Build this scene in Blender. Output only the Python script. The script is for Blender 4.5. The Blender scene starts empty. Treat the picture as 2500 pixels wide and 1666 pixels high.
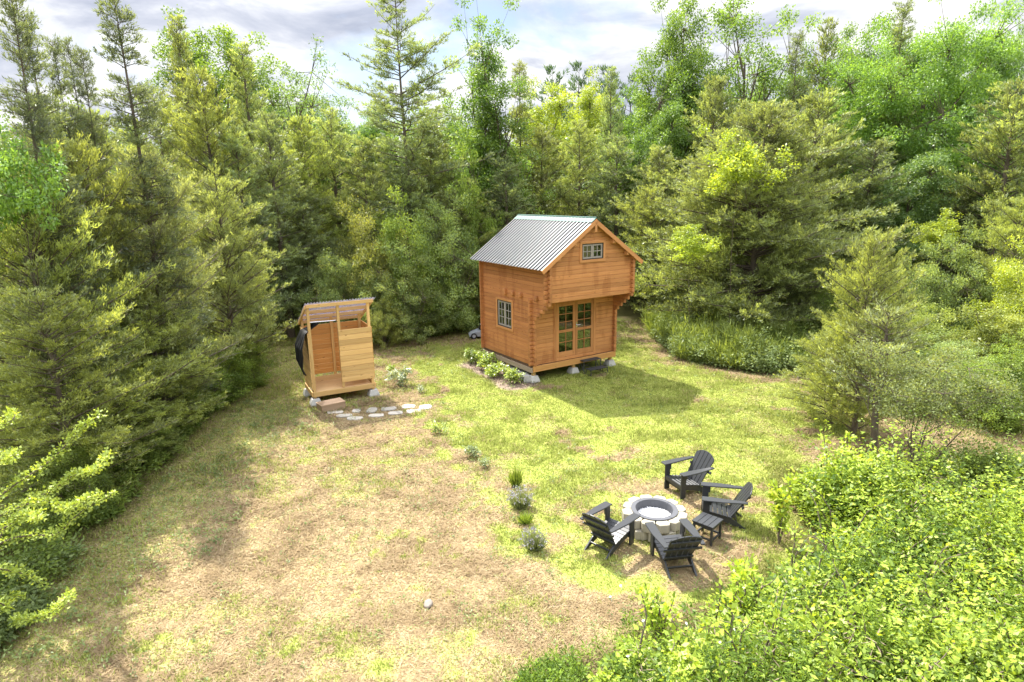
import bpy, bmesh, math, random
import numpy as np
from mathutils import Vector, Matrix

# ------------------------------------------------------------------ camera, world, sun, exposure
SC = bpy.context.scene
COL = SC.collection
F_PX, PITCH, ROLL, CAM_H = 1520.45, 0.232807, -0.015922, 5.2933      # focal length in pixels of a 2500 px wide frame
cam_d = bpy.data.cameras.new("camera")
cam = bpy.data.objects.new("camera", cam_d)
COL.objects.link(cam)
SC.camera = cam
cam_d.sensor_width = 36.0
cam_d.lens = F_PX / 2500.0 * 36.0
cam_d.clip_start, cam_d.clip_end = 0.1, 5000.0
_f = np.array([0, math.cos(PITCH), -math.sin(PITCH)])
_u = np.array([0, math.sin(PITCH), math.cos(PITCH)])
_r = np.array([1.0, 0, 0])
_cr, _sr = math.cos(ROLL), math.sin(ROLL)
cam_right, cam_up = _cr * _r + _sr * _u, -_sr * _r + _cr * _u
cam.matrix_world = Matrix(((cam_right[0], cam_up[0], -_f[0], 0), (cam_right[1], cam_up[1], -_f[1], 0),
                           (cam_right[2], cam_up[2], -_f[2], CAM_H), (0, 0, 0, 1)))

SUN_K = np.array([0.395, -0.61, -1.0])          # direction the sunlight travels, per metre of fall
SUN_EL = math.atan2(1.0, math.hypot(SUN_K[0], SUN_K[1]))
SUN_AZ = math.atan2(-SUN_K[0], -SUN_K[1])       # from +Y towards +X
sun_d = bpy.data.lights.new("sun", 'SUN')
sun = bpy.data.objects.new("sun", sun_d)
COL.objects.link(sun)
sun_d.energy, sun_d.angle, sun_d.color = 5.0, math.radians(0.6), (1.0, 0.95, 0.86)
sun.rotation_euler = Vector(SUN_K).to_track_quat('-Z', 'Y').to_euler()
sun.location = (-8, 13, 20)

world = bpy.data.worlds.new("World")
SC.world = world
world.use_nodes = True
nt = world.node_tree
nt.nodes.clear()
N = nt.nodes.new
LK = nt.links.new


def mathn(tree, op, a, b=None, clamp=False):
    n = tree.nodes.new('ShaderNodeMath')
    n.operation = op
    n.use_clamp = clamp
    for i, v in enumerate((a, b)):
        if v is None:
            continue
        if isinstance(v, (int, float)):
            n.inputs[i].default_value = v
        else:
            tree.links.new(v, n.inputs[i])
    return n.outputs[0]


def ramp(tree, fac, stops):
    n = tree.nodes.new('ShaderNodeValToRGB')
    els = n.color_ramp.elements
    while len(els) < len(stops):
        els.new(0.5)
    for e, (p, c) in zip(els, stops):
        e.position = p
        e.color = (*c, 1) if len(c) == 3 else c
    tree.links.new(fac, n.inputs[0])
    return n.outputs[0]


def mixc(tree, fac, a, b, blend='MIX'):
    n = tree.nodes.new('ShaderNodeMix')
    n.data_type = 'RGBA'
    n.blend_type = blend
    for i, v in ((0, fac), (6, a), (7, b)):
        if isinstance(v, (int, float)):
            n.inputs[i].default_value = v
        elif isinstance(v, tuple):
            n.inputs[i].default_value = (*v, 1) if len(v) == 3 else v
        else:
            tree.links.new(v, n.inputs[i])
    return n.outputs[2]


def noise(tree, vec, scale, detail=4.0, rough=0.55, dist=0.0):
    n = tree.nodes.new('ShaderNodeTexNoise')
    n.inputs['Scale'].default_value = scale
    n.inputs['Detail'].default_value = detail
    n.inputs['Roughness'].default_value = rough
    n.inputs['Distortion'].default_value = dist
    if vec is not None:
        tree.links.new(vec, n.inputs['Vector'])
    return n.outputs[0]


sky = N('ShaderNodeTexSky')
sky.sky_type = 'NISHITA'
sky.sun_disc = False
sky.sun_elevation = SUN_EL
sky.sun_rotation = SUN_AZ
sky.air_density, sky.dust_density = 1.0, 1.0
tc = N('ShaderNodeTexCoord')
sep = N('ShaderNodeSeparateXYZ')
LK(tc.outputs['Generated'], sep.inputs[0])
zc = mathn(nt, 'ADD', mathn(nt, 'MAXIMUM', sep.outputs[2], 0.0), 0.22)
cmb = N('ShaderNodeCombineXYZ')
LK(mathn(nt, 'DIVIDE', sep.outputs[0], zc), cmb.inputs[0])
LK(mathn(nt, 'DIVIDE', sep.outputs[1], zc), cmb.inputs[1])
cmb.inputs[2].default_value = 3.7
cover = noise(nt, cmb.outputs[0], 1.15, 7.0, 0.55, 0.25)
shade = noise(nt, cmb.outputs[0], 2.1, 8.0, 0.56, 0.45)
cl_fac = ramp(nt, cover, [(0.30, (0, 0, 0)), (0.43, (1, 1, 1))])
cl_col = ramp(nt, shade, [(0.34, (4.3, 4.7, 5.8)), (0.44, (6.0, 6.3, 7.2)), (0.50, (7.8, 8.0, 8.4)), (0.57, (9.5, 9.5, 9.6))])
# clouds brightened overhead, out of view, as added fill light; dimmed low down
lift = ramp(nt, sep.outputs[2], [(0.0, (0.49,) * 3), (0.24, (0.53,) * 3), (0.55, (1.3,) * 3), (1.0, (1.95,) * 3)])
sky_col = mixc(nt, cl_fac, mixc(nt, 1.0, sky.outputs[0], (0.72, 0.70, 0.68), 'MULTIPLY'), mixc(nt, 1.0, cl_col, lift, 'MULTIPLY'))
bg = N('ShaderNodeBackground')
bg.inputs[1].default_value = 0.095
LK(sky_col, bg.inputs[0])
wo = N('ShaderNodeOutputWorld')
LK(bg.outputs[0], wo.inputs[0])

SC.view_settings.view_transform = 'Standard'
SC.view_settings.look = 'None'
SC.view_settings.exposure = 1.37
SC.view_settings.gamma = 1.0
SC.view_settings.use_curve_mapping = False
SC.render.engine = 'CYCLES'
SC.cycles.max_bounces = 7
SC.cycles.diffuse_bounces = 4
SC.cycles.glossy_bounces = 3
SC.cycles.transmission_bounces = 5
SC.cycles.transparent_max_bounces = 8
SC.cycles.caustics_reflective = False
SC.cycles.caustics_refractive = False

# ------------------------------------------------------------------ helpers


def ray(px, py):
    """view direction through a pixel of the 2353 px wide view of the photograph"""
    X, Y = px * 1.0625 - 1250.0, py * 1.0625 - 833.0
    return F_PX * _f + X * cam_right - Y * cam_up


def G(px, py, z=0.0):
    """ground point (at height z) seen at that pixel"""
    d = ray(px, py)
    t = (z - CAM_H) / d[2]
    return Vector((d[0] * t, d[1] * t, z))


def at(px, py, Y):
    """point at distance Y in front of the camera"""
    d = ray(px, py)
    t = Y / d[1]
    return Vector((d[0] * t, Y, CAM_H + d[2] * t))


def tag(o, label=None, cat=None, group=None, kind=None):
    if label:
        o["label"] = label
    if cat:
        o["category"] = cat
    if group:
        o["group"] = group
    if kind:
        o["kind"] = kind
    return o


def empty(name, loc, rz=0.0, label=None, cat=None, group=None):
    o = bpy.data.objects.new(name, None)
    o.empty_display_size = 0.2
    COL.objects.link(o)
    o.location = loc
    o.rotation_euler = (0, 0, rz)
    return tag(o, label, cat, group)


def copy_tree(o, parent=None):
    c = o.copy()
    COL.objects.link(c)
    if parent is not None:
        c.parent = parent
    for ch in list(o.children):
        copy_tree(ch, c)
    return c


def link_mesh(name, me, mat=None, parent=None):
    o = bpy.data.objects.new(name, me)
    COL.objects.link(o)
    if mat is not None:
        if not me.materials:
            me.materials.append(mat)
    if parent is not None:
        o.parent = parent
    return o


def rotz(a):
    c, s = math.cos(a), math.sin(a)
    return np.array([[c, -s, 0], [s, c, 0], [0, 0, 1.0]])


def rotx(a):
    c, s = math.cos(a), math.sin(a)
    return np.array([[1.0, 0, 0], [0, c, -s], [0, s, c]])


def roty(a):
    c, s = math.cos(a), math.sin(a)
    return np.array([[c, 0, s], [0, 1.0, 0], [-s, 0, c]])


RND = random.Random(7)


class MB:
    """collects solids; build() links them as one mesh object. bc = coordinates along and across each board, tint = one random per solid"""

    def __init__(self):
        self.v, self.f, self.bc, self.t = [], [], [], []

    def add(self, verts, faces, bc=None, tint=None):
        b = len(self.v)
        self.v += [tuple(x) for x in verts]
        self.f += [tuple(i + b for i in fc) for fc in faces]
        r = (RND.random() * 20, RND.random() * 20, RND.random() * 20)
        src = bc if bc is not None else verts
        self.bc += [(p[0] + r[0], p[1] + r[1], p[2] + r[2]) for p in src]
        self.t += [RND.random() if tint is None else tint] * len(verts)

    def box(self, c, size, R=None, tint=None):
        sx, sy, sz = (s / 2 for s in size)
        L = [(x * sx, y * sy, z * sz) for z in (-1, 1) for y in (-1, 1) for x in (-1, 1)]
        o = sorted(range(3), key=lambda i: -size[i])
        bc = [(p[o[0]], p[o[1]], p[o[2]]) for p in L]
        V = np.array(L)
        if R is not None:
            V = V @ np.array(R).T
        V = V + np.array(c)
        self.add(V, [(0, 2, 3, 1), (4, 5, 7, 6), (0, 1, 5, 4), (2, 6, 7, 3), (0, 4, 6, 2), (1, 3, 7, 5)], bc, tint)

    def span(self, p0, p1, tint=None):
        p0, p1 = np.array(p0, float), np.array(p1, float)
        self.box((p0 + p1) / 2, np.abs(p1 - p0), None, tint)

    def beam(self, p0, p1, w, t, up=(0, 0, 1), tint=None, ext=0.0):
        """board from p0 to p1, width w across, thickness t along 'up'"""
        p0, p1 = np.array(p0, float), np.array(p1, float)
        d = p1 - p0
        L = np.linalg.norm(d)
        d = d / L
        up = np.array(up, float)
        s = np.cross(up, d)
        s /= np.linalg.norm(s)
        n = np.cross(d, s)
        self.box((p0 + p1) / 2, (L + 2 * ext, w, t), np.stack([d, s, n], 1), tint)

    def prism(self, poly, z0, z1, tint=None, M=None):
        """poly in xy extruded from z0 to z1, then M (3x3, offset)"""
        n = len(poly)
        V = np.array([(x, y, z0) for x, y in poly] + [(x, y, z1) for x, y in poly], float)
        bc = V.copy()
        if M is not None:
            V = V @ np.array(M[0]).T + np.array(M[1])
        fs = [tuple(range(n - 1, -1, -1)), tuple(range(n, 2 * n))]
        fs += [(i, (i + 1) % n, n + (i + 1) % n, n + i) for i in range(n)]
        self.add(V, fs, bc, tint)

    def tube(self, pts, rad, sides=8, tint=None, cap=True):
        V, F, bc = tube_arrays(pts, rad, sides)
        fs = [tuple(q) for q in F]
        m = len(pts)
        if cap:
            fs += [tuple(range(sides - 1, -1, -1)), tuple(range((m - 1) * sides, m * sides))]
        self.add(V, fs, bc, tint)

    def lathe(self, prof, c=(0, 0, 0), seg=32, tint=None, closed=True):
        """prof: (r, z) points; closed profile loop makes a ring, else a surface"""
        V, fs = [], []
        m = len(prof)
        for k in range(seg):
            a = 2 * math.pi * k / seg
            V += [(c[0] + r * math.cos(a), c[1] + r * math.sin(a), c[2] + z) for r, z in prof]
        for k in range(seg):
            k2 = (k + 1) % seg
            for i in range(m if closed else m - 1):
                j = (i + 1) % m
                fs.append((k * m + i, k2 * m + i, k2 * m + j, k * m + j))
        self.add(V, fs, None, tint)

    def build(self, name, mat=None, parent=None, bevel=0.0, smooth=False, seg=1):
        me = bpy.data.meshes.new(name)
        me.from_pydata(self.v, [], self.f)
        a = me.attributes.new("bc", 'FLOAT_VECTOR', 'POINT')
        a.data.foreach_set("vector", np.array(self.bc, np.float32).ravel())
        a = me.attributes.new("tint", 'FLOAT', 'POINT')
        a.data.foreach_set("value", np.array(self.t, np.float32))
        if bevel > 0:
            bm = bmesh.new()
            bm.from_mesh(me)
            es = [e for e in bm.edges if len(e.link_faces) == 2 and e.calc_face_angle(0) > 0.5]
            bmesh.ops.bevel(bm, geom=es, offset=bevel, segments=seg, affect='EDGES', clamp_overlap=True)
            bm.to_mesh(me)
            bm.free()
        if smooth:
            me.polygons.foreach_set("use_smooth", [True] * len(me.polygons))
        return link_mesh(name, me, mat, parent)


def tube_arrays(pts, rad, sides):
    P = np.array(pts, float)
    n = len(P)
    T = np.gradient(P, axis=0)
    T /= np.linalg.norm(T, axis=1)[:, None] + 1e-9
    ref = np.array([0.0, 0, 1]) if abs(T[0, 2]) < 0.9 else np.array([1.0, 0, 0])
    rad = np.broadcast_to(np.array(rad, float), (n,))
    S = np.cross(T, ref)
    S /= np.linalg.norm(S, axis=1)[:, None] + 1e-9
    U = np.cross(S, T)
    a = np.arange(sides) * 2 * np.pi / sides
    V = P[:, None, :] + rad[:, None, None] * (np.cos(a)[None, :, None] * S[:, None, :] + np.sin(a)[None, :, None] * U[:, None, :])
    F = [(i * sides + k, i * sides + (k + 1) % sides, (i + 1) * sides + (k + 1) % sides, (i + 1) * sides + k)
         for i in range(n - 1) for k in range(sides)]
    d = np.concatenate([[0], np.cumsum(np.linalg.norm(np.diff(P, axis=0), axis=1))])
    bc = np.stack([np.repeat(d, sides), np.tile(a * 0.03, n), np.zeros(n * sides)], 1)
    return V.reshape(-1, 3), F, bc


# value noise for placing and colouring things on the ground
_tab = np.random.default_rng(3).random(65536)


def vnoise(x, y, seed=0):
    xi, yi = np.floor(x).astype(np.int64), np.floor(y).astype(np.int64)
    fx, fy = x - xi, y - yi
    fx, fy = fx * fx * (3 - 2 * fx), fy * fy * (3 - 2 * fy)

    def h(a, b):
        return _tab[((a * 73856093) ^ (b * 19349663) ^ (seed * 83492791)) & 65535]
    return (h(xi, yi) * (1 - fx) + h(xi + 1, yi) * fx) * (1 - fy) + (h(xi, yi + 1) * (1 - fx) + h(xi + 1, yi + 1) * fx) * fy


def fbm(x, y, seed=0, oct=4):
    s, a, t = 0, 0.5, 0
    for i in range(oct):
        s = s + a * vnoise(x * 2 ** i, y * 2 ** i, seed + i)
        t += a
        a *= 0.55
    return s / t


def sstep(a, b, x):
    t = np.clip((x - a) / (b - a), 0, 1)
    return t * t * (3 - 2 * t)


# ------------------------------------------------------------------ materials
def new_mat(name):
    m = bpy.data.materials.new(name)
    m.use_nodes = True
    t = m.node_tree
    t.nodes.clear()
    out = t.nodes.new('ShaderNodeOutputMaterial')
    return m, t, out


def attr(t, name, out='Fac'):
    n = t.nodes.new('ShaderNodeAttribute')
    n.attribute_name = name
    return n.outputs[out]


def vscale(t, vec, s):
    n = t.nodes.new('ShaderNodeMapping')
    n.inputs['Scale'].default_value = s
    t.links.new(vec, n.inputs['Vector'])
    return n.outputs[0]


def principled(t, out, col, rough=0.6, metal=0.0, spec=0.4, bump=None, bump_d=0.01, bump_s=0.5):
    b = t.nodes.new('ShaderNodeBsdfPrincipled')
    if isinstance(col, tuple):
        b.inputs['Base Color'].default_value = (*col, 1)
    else:
        t.links.new(col, b.inputs['Base Color'])
    if isinstance(rough, (int, float)):
        b.inputs['Roughness'].default_value = rough
    else:
        t.links.new(rough, b.inputs['Roughness'])
    b.inputs['Metallic'].default_value = metal
    b.inputs['Specular IOR Level'].default_value = spec
    if bump is not None:
        bn = t.nodes.new('ShaderNodeBump')
        bn.inputs['Distance'].default_value = bump_d
        bn.inputs['Strength'].default_value = bump_s
        t.links.new(bump, bn.inputs['Height'])
        t.links.new(bn.outputs[0], b.inputs['Normal'])
    t.links.new(b.outputs[0], out.inputs[0])
    return b


def wood_mat(name, light, dark, knot=(0.12, 0.05, 0.02), var=0.5, stain=0.0, stain_col=(0.2, 0.08, 0.03), rough=0.55):
    m, t, out = new_mat(name)
    bc = attr(t, "bc", 'Vector')
    tint = attr(t, "tint")
    grain = noise(t, vscale(t, bc, (1.6, 26, 26)), 1.0, 5, 0.6, 0.6)
    fine = noise(t, vscale(t, bc, (6, 160, 160)), 1.0, 3, 0.6)
    c = mixc(t, ramp(t, grain, [(0.3, (0, 0, 0)), (0.7, (1, 1, 1))]), light, dark)
    c = mixc(t, mathn(t, 'MULTIPLY', ramp(t, fine, [(0.35, (0, 0, 0)), (0.7, (1, 1, 1))]), 0.3), c, dark)
    v = t.nodes.new('ShaderNodeTexVoronoi')
    v.inputs['Scale'].default_value = 1.0
    t.links.new(vscale(t, bc, (3.2, 9.5, 9.5)), v.inputs['Vector'])
    c = mixc(t, ramp(t, v.outputs['Distance'], [(0.06, (0.85,) * 3), (0.13, (0, 0, 0))]), c, knot)
    hsv = t.nodes.new('ShaderNodeHueSaturation')
    t.links.new(mathn(t, 'ADD', mathn(t, 'MULTIPLY', tint, var), 1.0 - var / 2), hsv.inputs['Value'])
    t.links.new(c, hsv.inputs['Color'])
    c = hsv.outputs[0]
    if stain > 0:
        tcn = t.nodes.new('ShaderNodeTexCoord')
        s1 = noise(t, vscale(t, tcn.outputs['Object'], (4.5, 4.5, 0.9)), 1.0, 3, 0.55, 0.2)
        s2 = noise(t, vscale(t, tcn.outputs['Object'], (1.1, 1.1, 1.6)), 1.0, 2, 0.5)
        sm = mathn(t, 'MULTIPLY', ramp(t, s1, [(0.50, (0, 0, 0)), (0.58, (1, 1, 1))]), ramp(t, s2, [(0.42, (0, 0, 0)), (0.56, (1, 1, 1))]))
        c = mixc(t, mathn(t, 'MULTIPLY', sm, stain), c, stain_col)
    principled(t, out, c, rough, 0, 0.3, grain, 0.004, 0.4)
    return m


def plain_mat(name, col, rough=0.6, metal=0.0, spec=0.4, var=0.25, scale=9.0, bump=0.0):
    m, t, out = new_mat(name)
    tcn = t.nodes.new('ShaderNodeTexCoord')
    n1 = noise(t, tcn.outputs['Object'], scale, 6, 0.6)
    n2 = noise(t, tcn.outputs['Object'], scale * 9, 3, 0.6)
    tint = attr(t, "tint")
    hsv = t.nodes.new('ShaderNodeHueSaturation')
    hsv.inputs['Color'].default_value = (*col, 1)
    k = mathn(t, 'ADD', mathn(t, 'MULTIPLY', mathn(t, 'SUBTRACT', mathn(t, 'ADD', n1, n2), 1.0), var * 1.6), 1.0)
    k = mathn(t, 'ADD', k, mathn(t, 'MULTIPLY', mathn(t, 'SUBTRACT', tint, 0.5), var * 0.5))
    t.links.new(k, hsv.inputs['Value'])
    principled(t, out, hsv.outputs[0], rough, metal, spec, n2 if bump else None, bump, 0.6)
    return m


def leaf_mat(name, dark, light, trans=0.38, objvar=0.12, gloss=0.04, tip=None):
    """leaf colour runs from dark to light with the clump's own tint; leaves let light through"""
    m, t, out = new_mat(name)
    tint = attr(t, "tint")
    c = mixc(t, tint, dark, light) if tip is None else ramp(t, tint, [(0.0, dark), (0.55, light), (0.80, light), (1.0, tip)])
    oi = t.nodes.new('ShaderNodeObjectInfo')
    hsv = t.nodes.new('ShaderNodeHueSaturation')
    t.links.new(mathn(t, 'ADD', mathn(t, 'MULTIPLY', oi.outputs['Random'], objvar * 0.10), 0.5 - objvar * 0.06), hsv.inputs['Hue'])
    t.links.new(mathn(t, 'ADD', mathn(t, 'MULTIPLY', oi.outputs['Random'], objvar * 2), 1 - objvar), hsv.inputs['Value'])
    t.links.new(c, hsv.inputs['Color'])
    d = t.nodes.new('ShaderNodeBsdfDiffuse')
    t.links.new(hsv.outputs[0], d.inputs[0])
    tr = t.nodes.new('ShaderNodeBsdfTranslucent')
    tc_ = mixc(t, 1.0, hsv.outputs[0], (1.5, 1.35, 0.55), 'MULTIPLY')
    t.links.new(tc_, tr.inputs[0])
    mx = t.nodes.new('ShaderNodeMixShader')
    mx.inputs[0].default_value = trans
    t.links.new(d.outputs[0], mx.inputs[1])
    t.links.new(tr.outputs[0], mx.inputs[2])
    g = t.nodes.new('ShaderNodeBsdfGlossy')
    g.inputs['Roughness'].default_value = 0.45
    g.inputs[0].default_value = (1, 1, 1, 1)
    m2 = t.nodes.new('ShaderNodeMixShader')
    m2.inputs[0].default_value = gloss
    t.links.new(mx.outputs[0], m2.inputs[1])
    t.links.new(g.outputs[0], m2.inputs[2])
    t.links.new(m2.outputs[0], out.inputs[0])
    return m


def glass_mat(name, tintc=(0.75, 0.82, 0.8), refl=0.16):
    m, t, out = new_mat(name)
    tr = t.nodes.new('ShaderNodeBsdfTransparent')
    tr.inputs[0].default_value = (*tintc, 1)
    g = t.nodes.new('ShaderNodeBsdfGlossy')
    g.inputs['Roughness'].default_value = 0.02
    lw = t.nodes.new('ShaderNodeLayerWeight')
    lw.inputs[0].default_value = 0.35
    mx = t.nodes.new('ShaderNodeMixShader')
    t.links.new(mathn(t, 'ADD', mathn(t, 'MULTIPLY', lw.outputs[0], 0.4), refl, True), mx.inputs[0])
    t.links.new(tr.outputs[0], mx.inputs[1])
    t.links.new(g.outputs[0], mx.inputs[2])
    t.links.new(mx.outputs[0], out.inputs[0])
    return m


M = {}
M['log'] = wood_mat('stained_log', (0.55, 0.258, 0.100), (0.41, 0.172, 0.060), (0.18, 0.07, 0.025), 0.34, 0.38, (0.25, 0.075, 0.02))
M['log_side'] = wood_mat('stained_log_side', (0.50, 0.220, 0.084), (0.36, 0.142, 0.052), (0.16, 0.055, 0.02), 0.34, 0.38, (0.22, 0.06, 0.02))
M['logend'] = wood_mat('log_end', (0.47, 0.21, 0.082), (0.35, 0.14, 0.05), (0.12, 0.04, 0.02), 0.4)
M['trim'] = wood_mat('trim_board', (0.60, 0.29, 0.115), (0.45, 0.195, 0.068), (0.2, 0.08, 0.03), 0.15)
M['sill'] = wood_mat('sill_beam', (0.56, 0.30, 0.11), (0.42, 0.20, 0.06), (0.25, 0.1, 0.03), 0.15)
M['grey_wood'] = wood_mat('weathered_board', (0.36, 0.29, 0.22), (0.24, 0.18, 0.13), (0.1, 0.07, 0.05), 0.2)
M['pine'] = wood_mat('fresh_pine', (0.66, 0.445, 0.19), (0.52, 0.315, 0.115), (0.22, 0.10, 0.03), 0.34)
M['pine_in'] = wood_mat('pine_bounce_lit', (0.66, 0.36, 0.12), (0.50, 0.23, 0.06), (0.2, 0.08, 0.03), 0.22)  # warm bounce light inside the stall is painted into this pine colour
M['deck'] = wood_mat('deck_board', (0.68, 0.47, 0.24), (0.55, 0.36, 0.17), (0.25, 0.12, 0.05), 0.15)
M['step_wood'] = wood_mat('step_board', (0.40, 0.28, 0.18), (0.27, 0.185, 0.12), (0.15, 0.08, 0.04), 0.3)
M['win_frame'] = plain_mat('painted_sash', (0.31, 0.275, 0.25), 0.5, var=0.15)
M['dark_gap'] = plain_mat('dark_rebate', (0.035, 0.025, 0.02), 0.6)
M['glass'] = glass_mat('window_glass', refl=0.10)
M['door_glass'] = glass_mat('door_glass', (0.5, 0.55, 0.53), 0.08)
M['steel'] = plain_mat('steel', (0.6, 0.6, 0.62), 0.25, 1.0)
M['roof'] = plain_mat('grey_roof_metal', (0.085, 0.088, 0.096), 0.42, 0.3, 0.5, var=0.10, scale=2.0)
M['ridge'] = plain_mat('green_ridge_metal', (0.05, 0.125, 0.105), 0.6, 0.0, 0.3, var=0.08)
M['rim'] = plain_mat('dark_metal', (0.085, 0.088, 0.10), 0.6, 0.0, 0.3, var=0.15)
M['concrete'] = plain_mat('concrete', (0.42, 0.41, 0.385), 0.9, 0, 0.2, var=0.3, bump=0.004)
M['block'] = plain_mat('cream_block', (0.37, 0.34, 0.265), 0.9, 0, 0.2, var=0.3, bump=0.004)
M['block_side'] = M['block']
M['paver'] = plain_mat('pale_slab', (0.33, 0.31, 0.27), 0.9, 0, 0.2, var=0.25, bump=0.004)
M['gravel'] = plain_mat('white_gravel', (0.78, 0.78, 0.79), 0.8, var=0.5)
M['chair'] = plain_mat('charcoal_lumber', (0.026, 0.028, 0.032), 0.42, 0, 0.5, var=0.2, scale=6)
M['black_metal'] = plain_mat('black_metal', (0.045, 0.045, 0.05), 0.5, 0.2)
M['cloth'] = plain_mat('black_curtain', (0.012, 0.012, 0.014), 0.7, var=0.3)
M['mower_grey'] = plain_mat('grey_plastic', (0.30, 0.32, 0.36), 0.4)
M['mower_black'] = plain_mat('black_plastic', (0.02, 0.02, 0.022), 0.45)
M['rock'] = plain_mat('field_stone', (0.24, 0.21, 0.18), 0.9, var=0.3, bump=0.006)
M['bark'] = plain_mat('grey_bark', (0.13, 0.105, 0.08), 0.9, 0, 0.2, var=0.5, scale=5, bump=0.01)
M['bark_pale'] = plain_mat('pale_bark', (0.24, 0.21, 0.17), 0.9, 0, 0.2, var=0.4, scale=5, bump=0.01)
M['twig'] = plain_mat('dry_twig', (0.22, 0.17, 0.12), 0.9, 0, 0.2, var=0.3)
M['dark_in'] = plain_mat('dark_interior', (0.10, 0.06, 0.035), 0.8)
# corrugated clear sheet
_m, _t, _o = new_mat('clear_corrugated_sheet')
_tr = _t.nodes.new('ShaderNodeBsdfTransparent')
_tr.inputs[0].default_value = (0.90, 0.90, 0.95, 1)
_p = _t.nodes.new('ShaderNodeBsdfPrincipled')
_p.inputs['Base Color'].default_value = (0.72, 0.70, 0.86, 1)
_p.inputs['Roughness'].default_value = 0.15
_x = _t.nodes.new('ShaderNodeMixShader')
_x.inputs[0].default_value = 0.45
_t.links.new(_tr.outputs[0], _x.inputs[1])
_t.links.new(_p.outputs[0], _x.inputs[2])
_t.links.new(_x.outputs[0], _o.inputs[0])
M['poly'] = _m

# foliage
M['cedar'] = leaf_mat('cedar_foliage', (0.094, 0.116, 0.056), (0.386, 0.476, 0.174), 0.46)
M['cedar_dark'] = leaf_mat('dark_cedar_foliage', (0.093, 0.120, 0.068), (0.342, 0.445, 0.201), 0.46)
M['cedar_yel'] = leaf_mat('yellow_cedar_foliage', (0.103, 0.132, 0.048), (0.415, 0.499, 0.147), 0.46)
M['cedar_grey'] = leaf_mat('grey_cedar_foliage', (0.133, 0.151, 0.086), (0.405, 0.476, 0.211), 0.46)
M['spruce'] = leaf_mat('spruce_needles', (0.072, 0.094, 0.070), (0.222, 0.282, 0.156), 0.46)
M['pine_far'] = leaf_mat('pine_needles', (0.058, 0.111, 0.072), (0.182, 0.286, 0.156), 0.25)
M['maple'] = leaf_mat('maple_leaves', (0.098, 0.190, 0.037), (0.310, 0.483, 0.098), 0.44)
M['ash'] = leaf_mat('ash_leaves', (0.102, 0.180, 0.060), (0.288, 0.432, 0.132), 0.44)
M['maple_yel'] = leaf_mat('yellow_maple_leaves', (0.20, 0.28, 0.035), (0.50, 0.60, 0.08), 0.48, 0.06)
M['olive'] = leaf_mat('olive_shrub_leaves', (0.105, 0.165, 0.061), (0.440, 0.550, 0.182), 0.46, gloss=0.02)
M['olive_yel'] = leaf_mat('pale_shrub_leaves', (0.16, 0.20, 0.045), (0.52, 0.56, 0.13), 0.42)
M['weed'] = leaf_mat('weed_leaves', (0.085, 0.140, 0.030), (0.300, 0.410, 0.075), 0.40, gloss=0.015)
M['under'] = leaf_mat('undergrowth_leaves', (0.060, 0.105, 0.016), (0.27, 0.38, 0.045), 0.40, gloss=0.01)
M['twiggy'] = leaf_mat('dull_shrub_leaves', (0.083, 0.110, 0.050), (0.297, 0.363, 0.143), 0.46, gloss=0.01)
M['weed_pale'] = leaf_mat('pale_weed_leaves', (0.13, 0.19, 0.065), (0.34, 0.43, 0.16), 0.38, gloss=0.02)
M['bramble'] = leaf_mat('bramble_leaves', (0.080, 0.160, 0.022), (0.400, 0.550, 0.070), 0.44, gloss=0.02, tip=(0.68, 0.70, 0.14))
M['brush'] = leaf_mat('brush_leaves', (0.13, 0.18, 0.045), (0.42, 0.50, 0.12), 0.42, gloss=0.02)
M['pear'] = leaf_mat('pear_leaves', (0.180, 0.250, 0.040), (0.480, 0.570, 0.120), 0.38, gloss=0.03)
M['hydrangea'] = leaf_mat('glossy_shrub_leaves', (0.16, 0.25, 0.04), (0.50, 0.60, 0.14), 0.38, gloss=0.08)
M['rhodo'] = leaf_mat('grey_green_leaves', (0.17, 0.23, 0.11), (0.50, 0.55, 0.36), 0.3, gloss=0.08)
M['lavender_leaf'] = leaf_mat('lavender_leaves', (0.15, 0.20, 0.09), (0.32, 0.38, 0.18), 0.3)
M['lavender_flower'] = leaf_mat('lavender_flowers', (0.22, 0.22, 0.30), (0.40, 0.40, 0.50), 0.3)
M['white_flower'] = plain_mat('white_petals', (0.85, 0.85, 0.82), 0.7)

# ------------------------------------------------------------------ ground
CLEAR = np.array([(-6.2, 3.0), (-6.2, 6.6), (-6.5, 8.3), (-6.9, 11.2), (-7.4, 14.0), (-7.4, 16.8), (-8.2, 20.0), (-9.6, 25.0), (-8.0, 26.0),
                  (-6.0, 23.4), (-4.7, 22.3), (-1.6, 23.0), (1.5, 25.0), (4.9, 26.5), (5.2, 23.0), (5.3, 19.2), (6.6, 17.9), (8.4, 17.0),
                  (8.8, 15.6), (9.4, 13.5), (15.5, 13.2), (22.0, 13.2), (22.0, 11.5), (12.0, 11.2), (8.2, 11.0), (6.6, 11.3),
                  (5.2, 11.1), (4.75, 10.6), (4.5, 9.2), (3.9, 8.2), (2.9, 7.6), (1.8, 7.05), (1.0, 6.6), (0.3, 5.9), (-0.6, 5.2), (-1.5, 3.0)])
PIT = (2.25, 9.13)


def in_poly(x, y, poly):
    r = np.zeros(x.shape, bool)
    j = len(poly) - 1
    for i in range(len(poly)):
        xi, yi = poly[i]
        xj, yj = poly[j]
        c = ((yi > y) != (yj > y)) & (x < (xj - xi) * (y - yi) / (yj - yi + 1e-12) + xi)
        r ^= c
        j = i
    return r


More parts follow.
